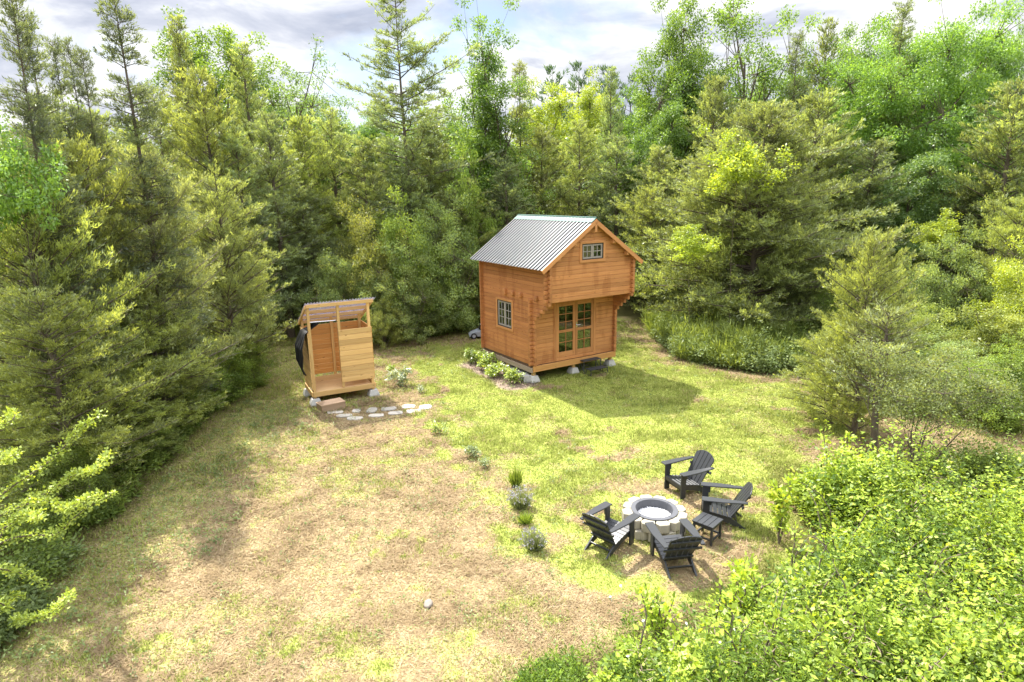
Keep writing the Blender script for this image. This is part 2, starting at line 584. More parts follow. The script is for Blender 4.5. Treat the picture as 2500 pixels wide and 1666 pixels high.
def poly_sd(x, y, poly):
    """distance to the outline, positive inside"""
    d = np.full(x.shape, 1e9)
    for i in range(len(poly)):
        a, b = poly[i], poly[(i + 1) % len(poly)]
        ab = b - a
        t = np.clip(((x - a[0]) * ab[0] + (y - a[1]) * ab[1]) / (ab @ ab), 0, 1)
        d = np.minimum(d, np.hypot(x - a[0] - t * ab[0], y - a[1] - t * ab[1]))
    return np.where(in_poly(x, y, poly), d, -d)


MULCH = np.array([(-1.75, 19.2), (-1.45, 18.7), (-0.75, 17.5), (-0.25, 16.5), (0.15, 16.45), (0.75, 16.9), (0.3, 18.0), (-0.7, 19.8), (-1.3, 20.0)])


def ground_masks(x, y):
    """greenness of the turf, bare mulch, forest floor, each 0..1"""
    n1 = fbm(x * 0.9, y * 0.9, 11)
    n2 = fbm(x * 2.6, y * 2.6, 23)
    n3 = fbm(x * 0.35, y * 0.35, 37)
    xb = np.interp(y, [5, 7.2, 7.7, 8.3, 11, 13.2, 19.7, 24], [9, 2.6, 0.2, -0.15, -0.40, -1.75, -3.3, -3.3])
    g = sstep(-0.5, 0.9, (x - xb) + (n1 - 0.5) * 2.6)
    d = np.hypot(x - PIT[0], y - PIT[1])
    g *= 1 - 0.85 * np.exp(-((d - 1.1) / 0.75) ** 2) * sstep(0.36, 0.56, fbm(x * 1.6, y * 1.6, 77))
    g *= 1 - 0.85 * sstep(4.9, 6.6, x + (n1 - 0.5) * 2.5) * sstep(13.6, 12.0, y + (n1 - 0.5) * 2)
    g *= 1 - 0.7 * sstep(7.2, 8.4, x)
    g *= 1 - 0.6 * np.exp(-(((y - 22.7) / 1.0) ** 2))
    sd = poly_sd(x, y, CLEAR)
    edge = sstep(1.1, 0.1, sd + (n1 - 0.5) * 1.2)
    right = sstep(4.0, 5.0, x) * sstep(12.0, 15.0, y)
    g *= 1 - 0.8 * edge * right
    straw_g = 0.17 + 0.26 * sstep(0.46, 0.66, n3) * sstep(0.35, 0.65, n2) + 0.42 * sstep(0.56, 0.74, fbm(x * 5.5, y * 5.5, 29)) * sstep(0.42, 0.62, n1)
    left = sstep(-4.0, -6.2, x)
    straw_g = np.maximum(straw_g, 0.45 * left)
    g = np.clip(np.maximum(g * (0.58 + 0.45 * sstep(0.35, 0.62, n2)) - 0.55 * sstep(0.60, 0.70, n1) * (1 - sstep(0.3, 0.55, n2)), straw_g), 0, 1)
    mul = sstep(-0.12, 0.12, poly_sd(x, y, MULCH) + (n2 - 0.5) * 0.35)
    floor = sstep(0.35, -0.35, sd + (n1 - 0.5) * 0.7)
    return g, mul, floor


def axis(lo, hi, step, far):
    a = np.arange(lo, hi, step)
    out = [lo - 1 * 1.5 ** k for k in range(1, 18) if 1.5 ** k < far]
    return np.array(sorted([lo - d for d in (1, 2.5, 5, 9, 15, 25, 45, 80, 150, 300, 700)]) + list(a) + [hi + d for d in (1, 2.5, 5, 9, 15, 25, 45, 80, 150, 300, 700)])


gx, gy = axis(-12, 14, 0.09, 700), axis(3, 29, 0.09, 700)
GX, GY = np.meshgrid(gx, gy)
nx, ny = len(gx), len(gy)
gm, gmul, gfl = ground_masks(GX.ravel(), GY.ravel())


def ground_z(x, y):
    return (fbm(x * 0.5, y * 0.5, 5) - 0.5) * 0.05 + (fbm(x * 3, y * 3, 8) - 0.5) * 0.035 - 0.012


GZ = ground_z(GX.ravel(), GY.ravel())
verts = np.stack([GX.ravel(), GY.ravel(), GZ], 1)
ii = (np.arange(ny - 1)[:, None] * nx + np.arange(nx - 1)[None, :]).ravel()
quads = np.stack([ii, ii + 1, ii + nx + 1, ii + nx], 1)


def np_mesh(name, V, F, attrs=None, smooth=False):
    """mesh from numpy arrays, F (n,k)"""
    me = bpy.data.meshes.new(name)
    n, k = F.shape
    me.vertices.add(len(V))
    me.vertices.foreach_set("co", np.asarray(V, np.float32).ravel())
    me.loops.add(n * k)
    me.loops.foreach_set("vertex_index", F.astype(np.int32).ravel())
    me.polygons.add(n)
    me.polygons.foreach_set("loop_start", np.arange(0, n * k, k, dtype=np.int32))
    me.polygons.foreach_set("loop_total", np.full(n, k, np.int32))
    if smooth:
        me.polygons.foreach_set("use_smooth", np.ones(n, bool))
    for an, av in (attrs or {}).items():
        a = me.attributes.new(an, 'FLOAT', 'POINT')
        a.data.foreach_set("value", np.asarray(av, np.float32))
    me.update(calc_edges=True)
    return me


def turf_colour(t, g, mul, floor, rnd):
    """colours of turf from its greenness; rnd 0..1 spreads them"""
    straw = ramp(t, rnd, [(0.0, (0.175, 0.125, 0.070)), (0.35, (0.300, 0.222, 0.128)), (0.7, (0.385, 0.295, 0.175)), (1.0, (0.49, 0.40, 0.26))])
    green = ramp(t, rnd, [(0.0, (0.12, 0.16, 0.032)), (0.4, (0.27, 0.32, 0.068)), (0.75, (0.41, 0.45, 0.118)), (1.0, (0.56, 0.55, 0.22))])
    c = mixc(t, ramp(t, g, [(0.12, (0, 0, 0)), (0.75, (1, 1, 1))]), straw, green)
    c = mixc(t, mul, c, ramp(t, rnd, [(0.0, (0.10, 0.07, 0.05)), (0.6, (0.26, 0.20, 0.16)), (1.0, (0.42, 0.35, 0.28))]))
    c = mixc(t, floor, c, ramp(t, rnd, [(0.0, (0.05, 0.045, 0.018)), (0.6, (0.12, 0.115, 0.04)), (1.0, (0.22, 0.18, 0.08))]))
    return c


gmat, t, out = new_mat('dry_turf')
tcn = t.nodes.new('ShaderNodeTexCoord')
n1 = noise(t, tcn.outputs['Object'], 26, 5, 0.7, 0.6)
n2 = noise(t, tcn.outputs['Object'], 2.2, 4, 0.6)
rn = mathn(t, 'ADD', mathn(t, 'MULTIPLY', mathn(t, 'SUBTRACT', n1, 0.5), 1.3), mathn(t, 'ADD', mathn(t, 'MULTIPLY', n2, 0.45), 0.28), True)
gg = mathn(t, 'ADD', attr(t, 'green'), mathn(t, 'MULTIPLY', mathn(t, 'SUBTRACT', noise(t, tcn.outputs['Object'], 9, 4, 0.65), 0.5), 0.7), True)
gcol = mixc(t, 1.0, turf_colour(t, gg, attr(t, 'mulch'), attr(t, 'floor'), rn), (0.93, 0.92, 0.90), 'MULTIPLY')
principled(t, out, gcol, 0.95, 0, 0.1, n1, 0.02, 0.5)
ground = link_mesh('ground', np_mesh('ground', verts, quads, {'green': gm, 'mulch': gmul, 'floor': gfl}, True), gmat)
tag(ground, 'dry straw and green turf of the forest clearing', kind='structure')

# short mown grass and straw blades over the clearing
rng = np.random.default_rng(12)
nb = 1500000
bx, by = rng.uniform(-9.5, 14.5, nb), 3.2 + 22.5 * rng.random(nb) ** 1.45
keep = poly_sd(bx, by, CLEAR) > -0.5
# only what the photograph's frame and a little margin could show
keep &= np.abs(bx) < (by * 0.80 + 1.6)
bx, by = bx[keep], by[keep]
bgm, bmul, bfl = ground_masks(bx, by)
cabx, caby = bx - 0.583, by - 17.12
keep = (rng.random(len(bx)) > bmul * 0.9) & (np.hypot(bx - PIT[0], by - PIT[1]) > 0.5)
cu, cv = cabx * 0.844 + caby * 0.537, -cabx * 0.537 + caby * 0.844
keep &= ~((cu > 0.1) & (cu < 3.0) & (cv > 0.25) & (cv < 2.8))
bx, by, bgm, bmul, bfl = bx[keep], by[keep], bgm[keep], bmul[keep], bfl[keep]
nb = len(bx)
dist = np.hypot(bx, by)
isg = rng.random(nb) < sstep(0.1, 0.75, bgm)
hgt = (0.022 + 0.035 * rng.random(nb) ** 2) * (0.75 + 0.4 * dist / 10)
tuft = fbm(bx * 1.7, by * 1.7, 71)
hgt *= 0.55 + 1.1 * sstep(0.45, 0.68, tuft)
az = rng.uniform(0, 2 * np.pi, nb)
lean = np.where(isg, rng.uniform(0.3, 1.1, nb), rng.uniform(1.1, 1.54, nb))
ln = hgt * np.where(isg, 1.0, 1.7)
stalk = (~isg) & (rng.random(nb) < 0.035) & (dist < 16)
ln = np.where(stalk, rng.uniform(0.07, 0.17, nb), ln)
lean = np.where(stalk, rng.uniform(1.35, 1.55, nb), lean)
wd = (0.0035 + 0.003 * rng.random(nb)) * (0.6 + dist / 9.0)
base = np.stack([bx, by, ground_z(bx, by) + 0.004], 1)
dr = np.stack([np.cos(az) * np.sin(lean), np.sin(az) * np.sin(lean), np.cos(lean)], 1)
sd = np.stack([-np.sin(az), np.cos(az), np.zeros(nb)], 1)
bv = np.stack([base - sd * wd[:, None], base + sd * wd[:, None], base + dr * ln[:, None]], 1).reshape(-1, 3)
rv = np.clip(rng.normal(0.55, 0.18, nb) + (fbm(bx * 5, by * 5, 91) - 0.5) * 0.45, 0, 1)
rv = np.where(stalk, np.clip(rng.normal(0.8, 0.25, nb), 0, 1), rv)
gcl = np.clip(np.where(isg, 0.55 + 0.5 * rng.random(nb), 0.1 * rng.random(nb)), 0, 1)
bmat, t, out = new_mat('grass_blades')
bc_ = turf_colour(t, attr(t, 'green'), attr(t, 'mulch'), mathn(t, 'MULTIPLY', attr(t, 'floor'), 0.6), attr(t, 'rnd'))
d_ = t.nodes.new('ShaderNodeBsdfDiffuse')
t.links.new(bc_, d_.inputs[0])
tr_ = t.nodes.new('ShaderNodeBsdfTranslucent')
t.links.new(bc_, tr_.inputs[0])
mx_ = t.nodes.new('ShaderNodeMixShader')
mx_.inputs[0].default_value = 0.35
t.links.new(d_.outputs[0], mx_.inputs[1])
t.links.new(tr_.outputs[0], mx_.inputs[2])
t.links.new(mx_.outputs[0], out.inputs[0])
r3 = lambda a: np.repeat(a, 3)
grass = link_mesh('lawn_grass', np_mesh('lawn_grass', bv, np.arange(nb * 3).reshape(-1, 3),
                                        {'green': r3(gcl), 'mulch': r3(bmul), 'floor': r3(bfl), 'rnd': r3(rv)}), bmat)
tag(grass, 'short mown grass and dry straw covering the clearing', 'grass', kind='stuff')

# ------------------------------------------------------------------ log cabin
CAB = empty('log_cabin', (0.583, 17.121, 0), 0.5664, 'small orange log cabin with overhanging loft and ribbed metal roof', 'cabin')
CW, CD, CE = 3.05, 2.78, 0.73
LH, LT = 0.121, 0.07
Z0 = 0.49
EAVE_U, EAVE_Z, RIDGE_Z = -0.29, 3.312, 4.577
SLOPE = (RIDGE_Z - EAVE_Z) / (CW / 2 - EAVE_U)
RV0, RV1 = -0.87, 2.99


def roof_z(u):
    return RIDGE_Z - abs(u - CW / 2) * SLOPE


def log_seg(mb, axis, d0, a, b, z, th=LT, lh=LH, tint=None, c=0.009):
    """one squared log with eased edges; a, b: (bottom, top) end positions"""
    g = 0.0012
    prof = [(-th / 2, z + c), (-th / 2 + c, z + g), (th / 2 - c, z + g), (th / 2, z + c),
            (th / 2, z + lh - c), (th / 2 - c, z + lh - g), (-th / 2 + c, z + lh - g), (-th / 2, z + lh - c)]
    V, B = [], []
    for e in (a, b):
        for d, zz in prof:
            p = e[0] + (e[1] - e[0]) * (zz - z) / lh
            V.append((p, d0 + d, zz) if axis == 'u' else (d0 + d, p, zz))
            B.append((p, zz, d))
    fs = [tuple(range(8)), tuple(range(15, 7, -1))] + [(i, i + 8, (i + 1) % 8 + 8, (i + 1) % 8) for i in range(8)]
    mb.add(V, fs, B, tint)


def log_wall(mb, axis, d0, rng_fn, z0, z1, holes=(), lh=LH, ends=None):
    n = int(round((z1 - z0) / lh))
    for i in range(n):
        z = z0 + i * lh
        lo0, hi0 = rng_fn(z + 0.002)
        lo1, hi1 = rng_fn(z + lh - 0.002)
        if hi1 - lo1 < 0.04 and hi0 - lo0 < 0.08:
            continue
        if hi1 < lo1:
            hi1 = lo1 = (hi1 + lo1) / 2
        cuts = sorted((h0, h1) for h0, h1, hz0, hz1 in holes if hz0 < z + lh * 0.5 < hz1)
        tn = RND.random()
        if ends is not None and abs(lo1 - lo0) < 1e-4 and abs(hi1 - hi0) < 1e-4:
            for col_, e0, e1 in ((ends[0], lo0, lo0 + 0.1), (ends[1], hi0 - 0.1, hi0)):
                log_seg(col_, axis, d0, (e0, e0), (e1, e1), z, th=LT + 0.012, lh=lh, c=0.024)
            lo0 = lo1 = lo0 + 0.1
            hi0 = hi1 = hi0 - 0.1
        cur = (lo0, lo1)
        for h0, h1 in cuts:
            log_seg(mb, axis, d0, cur, (h0, h0), z, lh=lh, tint=tn)
            cur = (h1, h1)
        log_seg(mb, axis, d0, cur, (hi0, hi1), z, lh=lh, tint=tn)


END = 0.10
DOOR = (0.76, 2.26, 0.50, 2.32)
LWIN = (1.07, 1.87, 1.38, 2.18)
UWIN = (1.155, 1.915, 3.48, 3.92)
mb, le = MB(), (MB(), MB())
log_wall(mb, 'u', LT / 2, lambda z: (-END, CW + END), Z0, Z0 + 15 * LH + 0.12, [DOOR], ends=le)
mb.build('front_wall', M['log'], CAB)
for col_ in le:
    col_.build('log_end_column', M['logend'], CAB)


def side_rng(z):
    k = int((z - (Z0 + 11 * LH)) / LH) + 1
    if z < Z0 + 11 * LH:
        return (-END, CD + END)
    if k <= 5:
        return (-0.05 - 0.148 * k, CD + END)
    return (-CE - END, CD + END)


for nm, u0, holes in (('side_wall', LT / 2, [LWIN]), ('side_wall', CW - LT / 2, [])):
    mb, le = MB(), (MB(), MB())
    log_wall(mb, 'v', u0, side_rng, Z0, Z0 + 25 * LH, holes, ends=le)
    mb.build(nm, M['log_side'], CAB)
    for col_ in le:
        col_.build('log_end_column', M['logend'], CAB)
mb = MB()
log_wall(mb, 'u', CD - LT / 2, lambda z: (-END, CW + END) if z < 3.45 else ((z - EAVE_Z + 0.16) / SLOPE + EAVE_U, CW - ((z - EAVE_Z + 0.16) / SLOPE + EAVE_U)), Z0, Z0 + 33 * LH)
mb.build('back_wall', M['log_side'], CAB)
mb, le = MB(), (MB(), MB())


def gable_rng(z):
    lim = (z + 0.055 - EAVE_Z) / SLOPE + EAVE_U
    lo = max(-END, lim) if z > 3.3 else -END
    return lo, CW - lo


log_wall(mb, 'u', -CE + LT / 2, gable_rng, 2.385, 2.385 + 18 * LH, [UWIN], ends=le)
mb.build('gable_wall', M['log'], CAB)
for col_ in le:
    col_.build('log_end_column', M['logend'], CAB)
# protruding log ends of the cross walls (floor joist ends and the column of the front wall above)
for vv in (1.36, 0.94, 0.53, -0.25):
    mb = MB()
    mb.box((-0.035, vv, 2.47), (0.14, 0.085, 0.15 if vv < 1.3 else 0.21))
    mb.build('joist_end', M['logend'], CAB, bevel=0.03)
# loft floor and ground floor
mb = MB()
mb.span((0.07, -CE + 0.075, 2.40), (CW - 0.07, CD - 0.075, 2.46))
mb.build('loft_floor', M['log_side'], CAB)
mb = MB()
mb.span((0.0, 0.0, 0.435), (CW, CD - 0.075, 0.487))
mb.build('floor', M['dark_in'], CAB)
# sill beam across the front, weathered rim boards along the sides, joist ends in the slot
mb = MB()
mb.span((-0.02, -0.075, 0.315), (CW + 0.02, -0.03, 0.487))
mb.build('sill_beam', M['sill'], CAB, bevel=0.005)
for uu in (-0.045, CW + 0.005):
    mb = MB()
    mb.span((uu, -0.02, 0.285), (uu + 0.04, CD + 0.02, 0.425))
    mb.build('rim_board', M['grey_wood'], CAB, bevel=0.004)
mb = MB()
for k in range(6):
    mb.span((0.002, 0.02 + k * 0.54, 0.30), (CW, 0.06 + k * 0.54, 0.433))
mb.build('floor_joists', M['sill'], CAB)
mb = MB()
mb.span((-0.02, CD - 0.02, 0.30), (CW + 0.02, CD + 0.018, 0.487))
mb.build('rim_board', M['grey_wood'], CAB)
POSTS = [(0.06, 0.06), (1.52, 0.08), (2.98, 0.10), (0.06, 1.42), (2.98, 1.42), (0.06, 2.72), (1.52, 2.72), (2.98, 2.72)]
for pu, pv in POSTS:
    mb = MB()
    mb.span((pu - 0.045, pv - 0.045, 0.19), (pu + 0.045, pv + 0.045, 0.315))
    mb.build('support_post', M['pine'], CAB, bevel=0.004)

# windows: casing, dark rebate, two sashes with bars, panes


def bars(mb, axis, d0, d1, a0, a1, z0, z1, w, cols, rows, bw=0.022):
    """sash rails round a0..a1, z0..z1 plus glazing bars, between depths d0 and d1"""
    def sp(p0, p1, q0, q1, e=0.0):
        if axis == 'u':
            mb.span((p0, d0 + e, q0), (p1, d1 - e, q1), 0.5)
        else:
            mb.span((d0 + e, p0, q0), (d1 - e, p1, q1), 0.5)
    sp(a0, a1, z0, z0 + w)
    sp(a0, a1, z1 - w, z1)
    sp(a0, a0 + w, z0 + w, z1 - w)
    sp(a1 - w, a1, z0 + w, z1 - w)
    for i in range(1, cols):
        p = a0 + w + (a1 - a0 - 2 * w) * i / cols
        sp(p - bw / 2, p + bw / 2, z0 + w, z1 - w, 0.006)
    for i in range(1, rows):
        p = z0 + w + (z1 - z0 - 2 * w) * i / rows
        sp(a0 + w, a1 - w, p - bw / 2, p + bw / 2, 0.008)


def window(axis, face, s, a0, a1, z0, z1, rows, cas=0.075):
    """face: depth of the wall's outer face, s: outward sign"""
    def box(mb, p0, p1, q0, q1, e0, e1):
        lo, hi = sorted((face + s * e0, face + s * e1))
        if axis == 'u':
            mb.span((p0, lo, q0), (p1, hi, q1))
        else:
            mb.span((lo, p0, q0), (hi, p1, q1))
    root = MB()
    box(root, a0 - cas, a1 + cas, z1, z1 + cas, -0.02, 0.022)
    box(root, a0 - cas, a1 + cas, z0 - cas, z0, -0.02, 0.026)
    box(root, a0 - cas, a0, z0, z1, -0.02, 0.022)
    box(root, a1, a1 + cas, z0, z1, -0.02, 0.022)
    w = root.build('window', M['trim'], CAB, bevel=0.005)
    mb = MB()
    t_ = 0.022
    box(mb, a0 + 0.001, a1 - 0.001, z1 - t_, z1 - 0.001, -0.06, 0.012)
    box(mb, a0 + 0.001, a1 - 0.001, z0 + 0.001, z0 + t_, -0.06, 0.012)
    box(mb, a0 + 0.001, a0 + t_, z0 + t_, z1 - t_, -0.06, 0.012)
    box(mb, a1 - t_, a1 - 0.001, z0 + t_, z1 - t_, -0.06, 0.012)
    mb.build('rebate', M['dark_gap'], w)
    mid = (a0 + a1) / 2
    for b0, b1 in ((a0 + t_ + 0.002, mid - 0.002), (mid + 0.002, a1 - t_ - 0.002)):
        mb = MB()
        lo, hi = sorted((face - s * 0.045, face - s * 0.005))
        bars(mb, axis, lo, hi, b0, b1, z0 + t_ + 0.002, z1 - t_ - 0.002, 0.045, 2, rows)
        mb.build('sash', M['win_frame'], w, bevel=0.003)
        mb = MB()
        box(mb, b0 + 0.03, b1 - 0.03, z0 + 0.05, z1 - 0.05, -0.027, -0.023)
        mb.build('pane', M['glass'], w)
    return w


window('v', 0.0, -1, LWIN[0], LWIN[1], LWIN[2], LWIN[3], 3)
window('u', -CE, -1, UWIN[0], UWIN[1], UWIN[2], UWIN[3], 2)

# double door
mb = MB()
mb.span((0.74, -0.022, 0.50), (0.83, LT + 0.01, 2.30))
mb.span((2.21, -0.022, 0.50), (2.30, LT + 0.01, 2.30))
mb.span((0.83, -0.022, 2.21), (2.21, LT + 0.01, 2.30))
mb.span((0.83, -0.028, 0.50), (2.21, LT + 0.01, 0.585))
mb.build('door_frame', M['log'], CAB, bevel=0.005)
for b0, b1 in ((0.835, 1.517), (1.523, 2.205)):
    mb = MB()
    st = 0.085
    mb.span((b0, -0.012, 0.59), (b0 + st, 0.035, 2.205))
    mb.span((b1 - st, -0.012, 0.59), (b1, 0.035, 2.205))
    mb.span((b0 + st, -0.012, 0.59), (b1 - st, 0.035, 0.75))
    mb.span((b0 + st, -0.012, 1.325), (b1 - st, 0.035, 1.405))
    mb.span((b0 + st, -0.012, 2.10), (b1 - st, 0.035, 2.205))
    dr = mb.build('door', M['log'], CAB, bevel=0.004)
    for q0, q1, rows in ((0.75, 1.325, 2), (1.405, 2.10, 3)):
        mb = MB()
        mb.span((b0 + st + 0.002, 0.010, q0 + 0.002), (b1 - st - 0.002, 0.014, q1 - 0.002))
        mb.build('pane', M['door_glass'], dr)
        mb = MB()
        mm = (b0 + b1) / 2
        mb.span((mm - 0.009, -0.004, q0), (mm + 0.009, 0.022, q1), 0.5)
        for i in range(1, rows):
            zz = q0 + (q1 - q0) * i / rows
            mb.span((b0 + st, -0.002, zz - 0.009), (b1 - st, 0.020, zz + 0.009), 0.5)
        mb.build('glazing_bar', M['log_side'], dr)
    if b0 > 1:
        mb = MB()
        mb.tube([(b0 + 0.04, -0.012, 1.50), (b0 + 0.04, -0.055, 1.50), (b0 + 0.05, -0.06, 1.50), (b0 + 0.15, -0.06, 1.50)], 0.010, 8)
        mb.span((b0 + 0.02, -0.017, 1.42), (b0 + 0.06, -0.0115, 1.58))
        mb.build('door_handle', M['steel'], dr)

# roof: ribbed sheets, boards under them, green ridge cap, bargeboards


def ribbed(n, pitch=0.125, h=0.03):
    xs = []
    for k in range(n):
        o = k * pitch
        xs += [(o, 0), (o + pitch * 0.56, 0), (o + pitch * 0.60, h), (o + pitch * 0.88, h), (o + pitch * 0.92, 0)]
    return xs + [(n * pitch, 0)]


for sgn in (-1, 1):
    u_e = EAVE_U if sgn < 0 else CW - EAVE_U
    prof = ribbed(25, (RV1 - RV0) / 25)
    V, F = [], []
    up = np.array([sgn * SLOPE, 0, 1.0])
    up /= np.linalg.norm(up)
    for v_, h_ in prof:
        for (u_, z_) in ((u_e, EAVE_Z), (CW / 2, RIDGE_Z)):
            V.append(np.array([u_, RV0 + v_, z_]) + up * (h_ + 0.002))
    for i in range(len(prof) - 1):
        F.append((2 * i, 2 * i + 1, 2 * i + 3, 2 * i + 2) if sgn < 0 else (2 * i, 2 * i + 2, 2 * i + 3, 2 * i + 1))
    mb = MB()
    mb.add(V, F, None, 0.5)
    rp = mb.build('roof_panel', M['roof'], CAB)
    mb = MB()
    p0 = np.array([u_e + 0.03 * -sgn, 0, EAVE_Z + 0.03 * SLOPE]) - up * 0.014
    p1 = np.array([CW / 2, 0, RIDGE_Z]) - up * 0.014
    k = 9
    for i in range(k):
        a_, b_ = p0 + (p1 - p0) * i / k, p0 + (p1 - p0) * (i + 0.985) / k
        c_ = (a_ + b_) / 2
        d_ = (p1 - p0) / np.linalg.norm(p1 - p0)
        mb.box((c_[0], (RV0 + RV1) / 2, c_[2]), (np.linalg.norm(b_ - a_), RV1 - RV0 - 0.04, 0.02), np.stack([d_, [0, 1, 0], np.cross(d_, [0, 1, 0])], 1))
    mb.build('roof_boards', M['log_side'], rp)
    mb = MB()
    for vv in (RV0 - 0.022,):
        d_ = (p1 - p0) / np.linalg.norm(p1 - p0)
        a_ = np.array([u_e, vv, EAVE_Z]) - up * 0.055
        b_ = np.array([CW / 2, vv, RIDGE_Z]) - up * 0.055
        mb.box((a_ + b_) / 2 + np.array([0, 0.012, 0]), (np.linalg.norm(b_ - a_) + (0.035 if sgn < 0 else -0.04), 0.024, 0.115), np.stack([d_, [0, 1, 0], np.cross(d_, [0, 1, 0])], 1))
    mb.build('bargeboard', M['trim'], CAB, bevel=0.004)
    # purlin ends under the gable overhang
    for kk in (0.25, 0.62):
        uu = u_e + (CW / 2 - u_e) * kk
        if kk == 0.25:
            uu = u_e + (CW / 2 - u_e) * 0.33
        mb = MB()
        mb.span((uu - 0.045, RV0 + 0.01, roof_z(uu) - 0.20), (uu + 0.045, -CE, roof_z(uu) - 0.085))
        mb.build('purlin_end', M['trim'], CAB, bevel=0.006)
mb = MB()
hw = 0.17
capz = RIDGE_Z + 0.034
for s_ in (-1, 1):
    a_ = np.array([CW / 2, 0, capz])
    b_ = np.array([CW / 2 + s_ * hw, 0, capz - hw * SLOPE + 0.004])
    d_ = (b_ - a_) / np.linalg.norm(b_ - a_)
    c_ = (a_ + b_) / 2
    mb.box((c_[0], (RV0 + RV1) / 2, c_[2]), (np.linalg.norm(b_ - a_) + 0.004, RV1 - RV0 + 0.03, 0.006), np.stack([d_, [0, 1, 0], np.cross(d_, [0, 1, 0])], 1), 0.5)
mb.tube([(CW / 2, RV0 - 0.015, capz + 0.004), (CW / 2, RV1 + 0.015, capz + 0.004)], 0.022, 8, 0.5)
mb.build('ridge_cap', M['ridge'], CAB)
mb = MB()
mb.box((CW / 2, RV0 - 0.012, RIDGE_Z - 0.22), (0.075, 0.02, 0.26))
mb.build('pendant', M['trim'], CAB, bevel=0.01)


def cabp(u, v, z=0.0):
    a = 0.5664
    return Vector((0.583 + u * math.cos(a) - v * math.sin(a), 17.121 + u * math.sin(a) + v * math.cos(a), z))


# concrete pier blocks under the posts
def pier_mesh():
    mb = MB()
    b, tp, h = 0.14, 0.095, 0.19
    V = [(-b, -b, 0), (b, -b, 0), (b, b, 0), (-b, b, 0), (-b, -b, 0.05), (b, -b, 0.05), (b, b, 0.05), (-b, b, 0.05),
         (-tp, -tp, h), (tp, -tp, h), (tp, tp, h), (-tp, tp, h)]
    F = [(3, 2, 1, 0), (0, 1, 5, 4), (1, 2, 6, 5), (2, 3, 7, 6), (3, 0, 4, 7), (4, 5, 9, 8), (5, 6, 10, 9), (6, 7, 11, 10), (7, 4, 8, 11), (8, 9, 10, 11)]
    mb.add(V, F)
    return mb


pier0 = pier_mesh().build('pier_block', M['concrete'], None, bevel=0.01)
PLAB = ['concrete pier block under the near front corner of the cabin', 'concrete pier block under the middle of the cabin front beside the metal step',
        'concrete pier block under the right front corner of the cabin', 'concrete pier block under the middle of the cabin left side behind the bushes']
first = True
for i, (pu, pv) in enumerate(POSTS):
    o = pier0 if first else pier0.copy()
    if not first:
        COL.objects.link(o)
    first = False
    o.location = cabp(pu, pv, 0)
    o.rotation_euler = (0, 0, 0.5664)
    tag(o, PLAB[i] if i < 4 else 'concrete pier block hidden in the dark under the rear of the cabin', 'pier block', 'concrete pier blocks')

# loose hollow blocks by the cabin
def cinder():
    mb = MB()
    L, W, H, w = 0.38, 0.19, 0.18, 0.032
    mb.span((-L / 2, -W / 2, 0), (L / 2, -W / 2 + w, H))
    mb.span((-L / 2, W / 2 - w, 0), (L / 2, W / 2, H))
    for x in (-L / 2, -w / 2, L / 2 - w):
        mb.span((x, -W / 2 + w, 0.001), (x + w, W / 2 - w, H - 0.001))
    return mb


cin0 = cinder().build('cinder_block', M['concrete'], None, bevel=0.004)
CIN = [(-0.16, 0.30, 0.0, 1.2, 'grey hollow block lying tipped at the near end of the block pile', True),
       (0.10, 0.62, 0.0, 1.57, 'grey hollow block lowest at the near end of the stack under the cabin side', False),
       (0.10, 1.03, 0.0, 1.50, 'grey hollow block lowest at the far end of the stack under the cabin side', False),
       (-0.10, 0.72, 0.0, 1.64, 'grey hollow block in the outer row of the pile under the cabin side', False),
       (-0.12, 1.12, 0.0, 1.49, 'grey hollow block nearest the bushes in the pile under the cabin side', False)]
for i, (u, v, z, a, lab, tip) in enumerate(CIN):
    o = cin0 if i == 0 else cin0.copy()
    if i:
        COL.objects.link(o)
    o.location = cabp(u, v, z + (0.095 if tip else 0))
    o.rotation_euler = (math.pi / 2 if tip else 0, 0, 0.5664 + a)
    tag(o, lab, 'hollow block', 'hollow blocks beside the cabin')

# black two-tread metal step at the door
st = empty('metal_step', cabp(1.93, -0.06), 0.5664 - 0.03, 'black metal two tread step standing below the cabin double door', 'step')
for (x0, x1, y0, y1, z) in ((-0.27, 0.38, -0.20, 0.04, 0.42), (-0.22, 0.43, -0.47, -0.23, 0.205)):
    mb = MB()
    mb.span((x0, y0, z - 0.022), (x1, y1, z))
    for k in range(5):
        mb.span((x0 + 0.03, y0 + 0.02 + k * 0.04, z + 0.001), (x1 - 0.03, y0 + 0.035 + k * 0.04, z + 0.004))
    mb.build('tread', M['black_metal'], st, bevel=0.003)
    for x in (x0 + 0.015, x1 - 0.015):
        mb = MB()
        mb.tube([(x, y0 + 0.012, z - 0.015), (x, y0 - 0.012, 0.0)], 0.011, 6)
        mb.build('leg', M['black_metal'], st)
        mb = MB()
        mb.tube([(x, y1 - 0.012, z - 0.015), (x, y1 + 0.004, 0.0)], 0.011, 6)
        mb.build('leg', M['black_metal'], st)
mb = MB()
for x in (-0.235, 0.345):
    mb.tube([(x, 0.03, 0.38), (x, -0.19, 0.05)], 0.008, 6)
    mb.tube([(x + 0.03, -0.47, 0.03), (x, 0.05, 0.03)], 0.009, 6)
mb.tube([(-0.235, 0.05, 0.34), (0.345, 0.05, 0.05)], 0.007, 6)
mb.tube([(0.345, 0.05, 0.34), (-0.235, 0.05, 0.05)], 0.007, 6)
mb.build('brace', M['black_metal'], st)

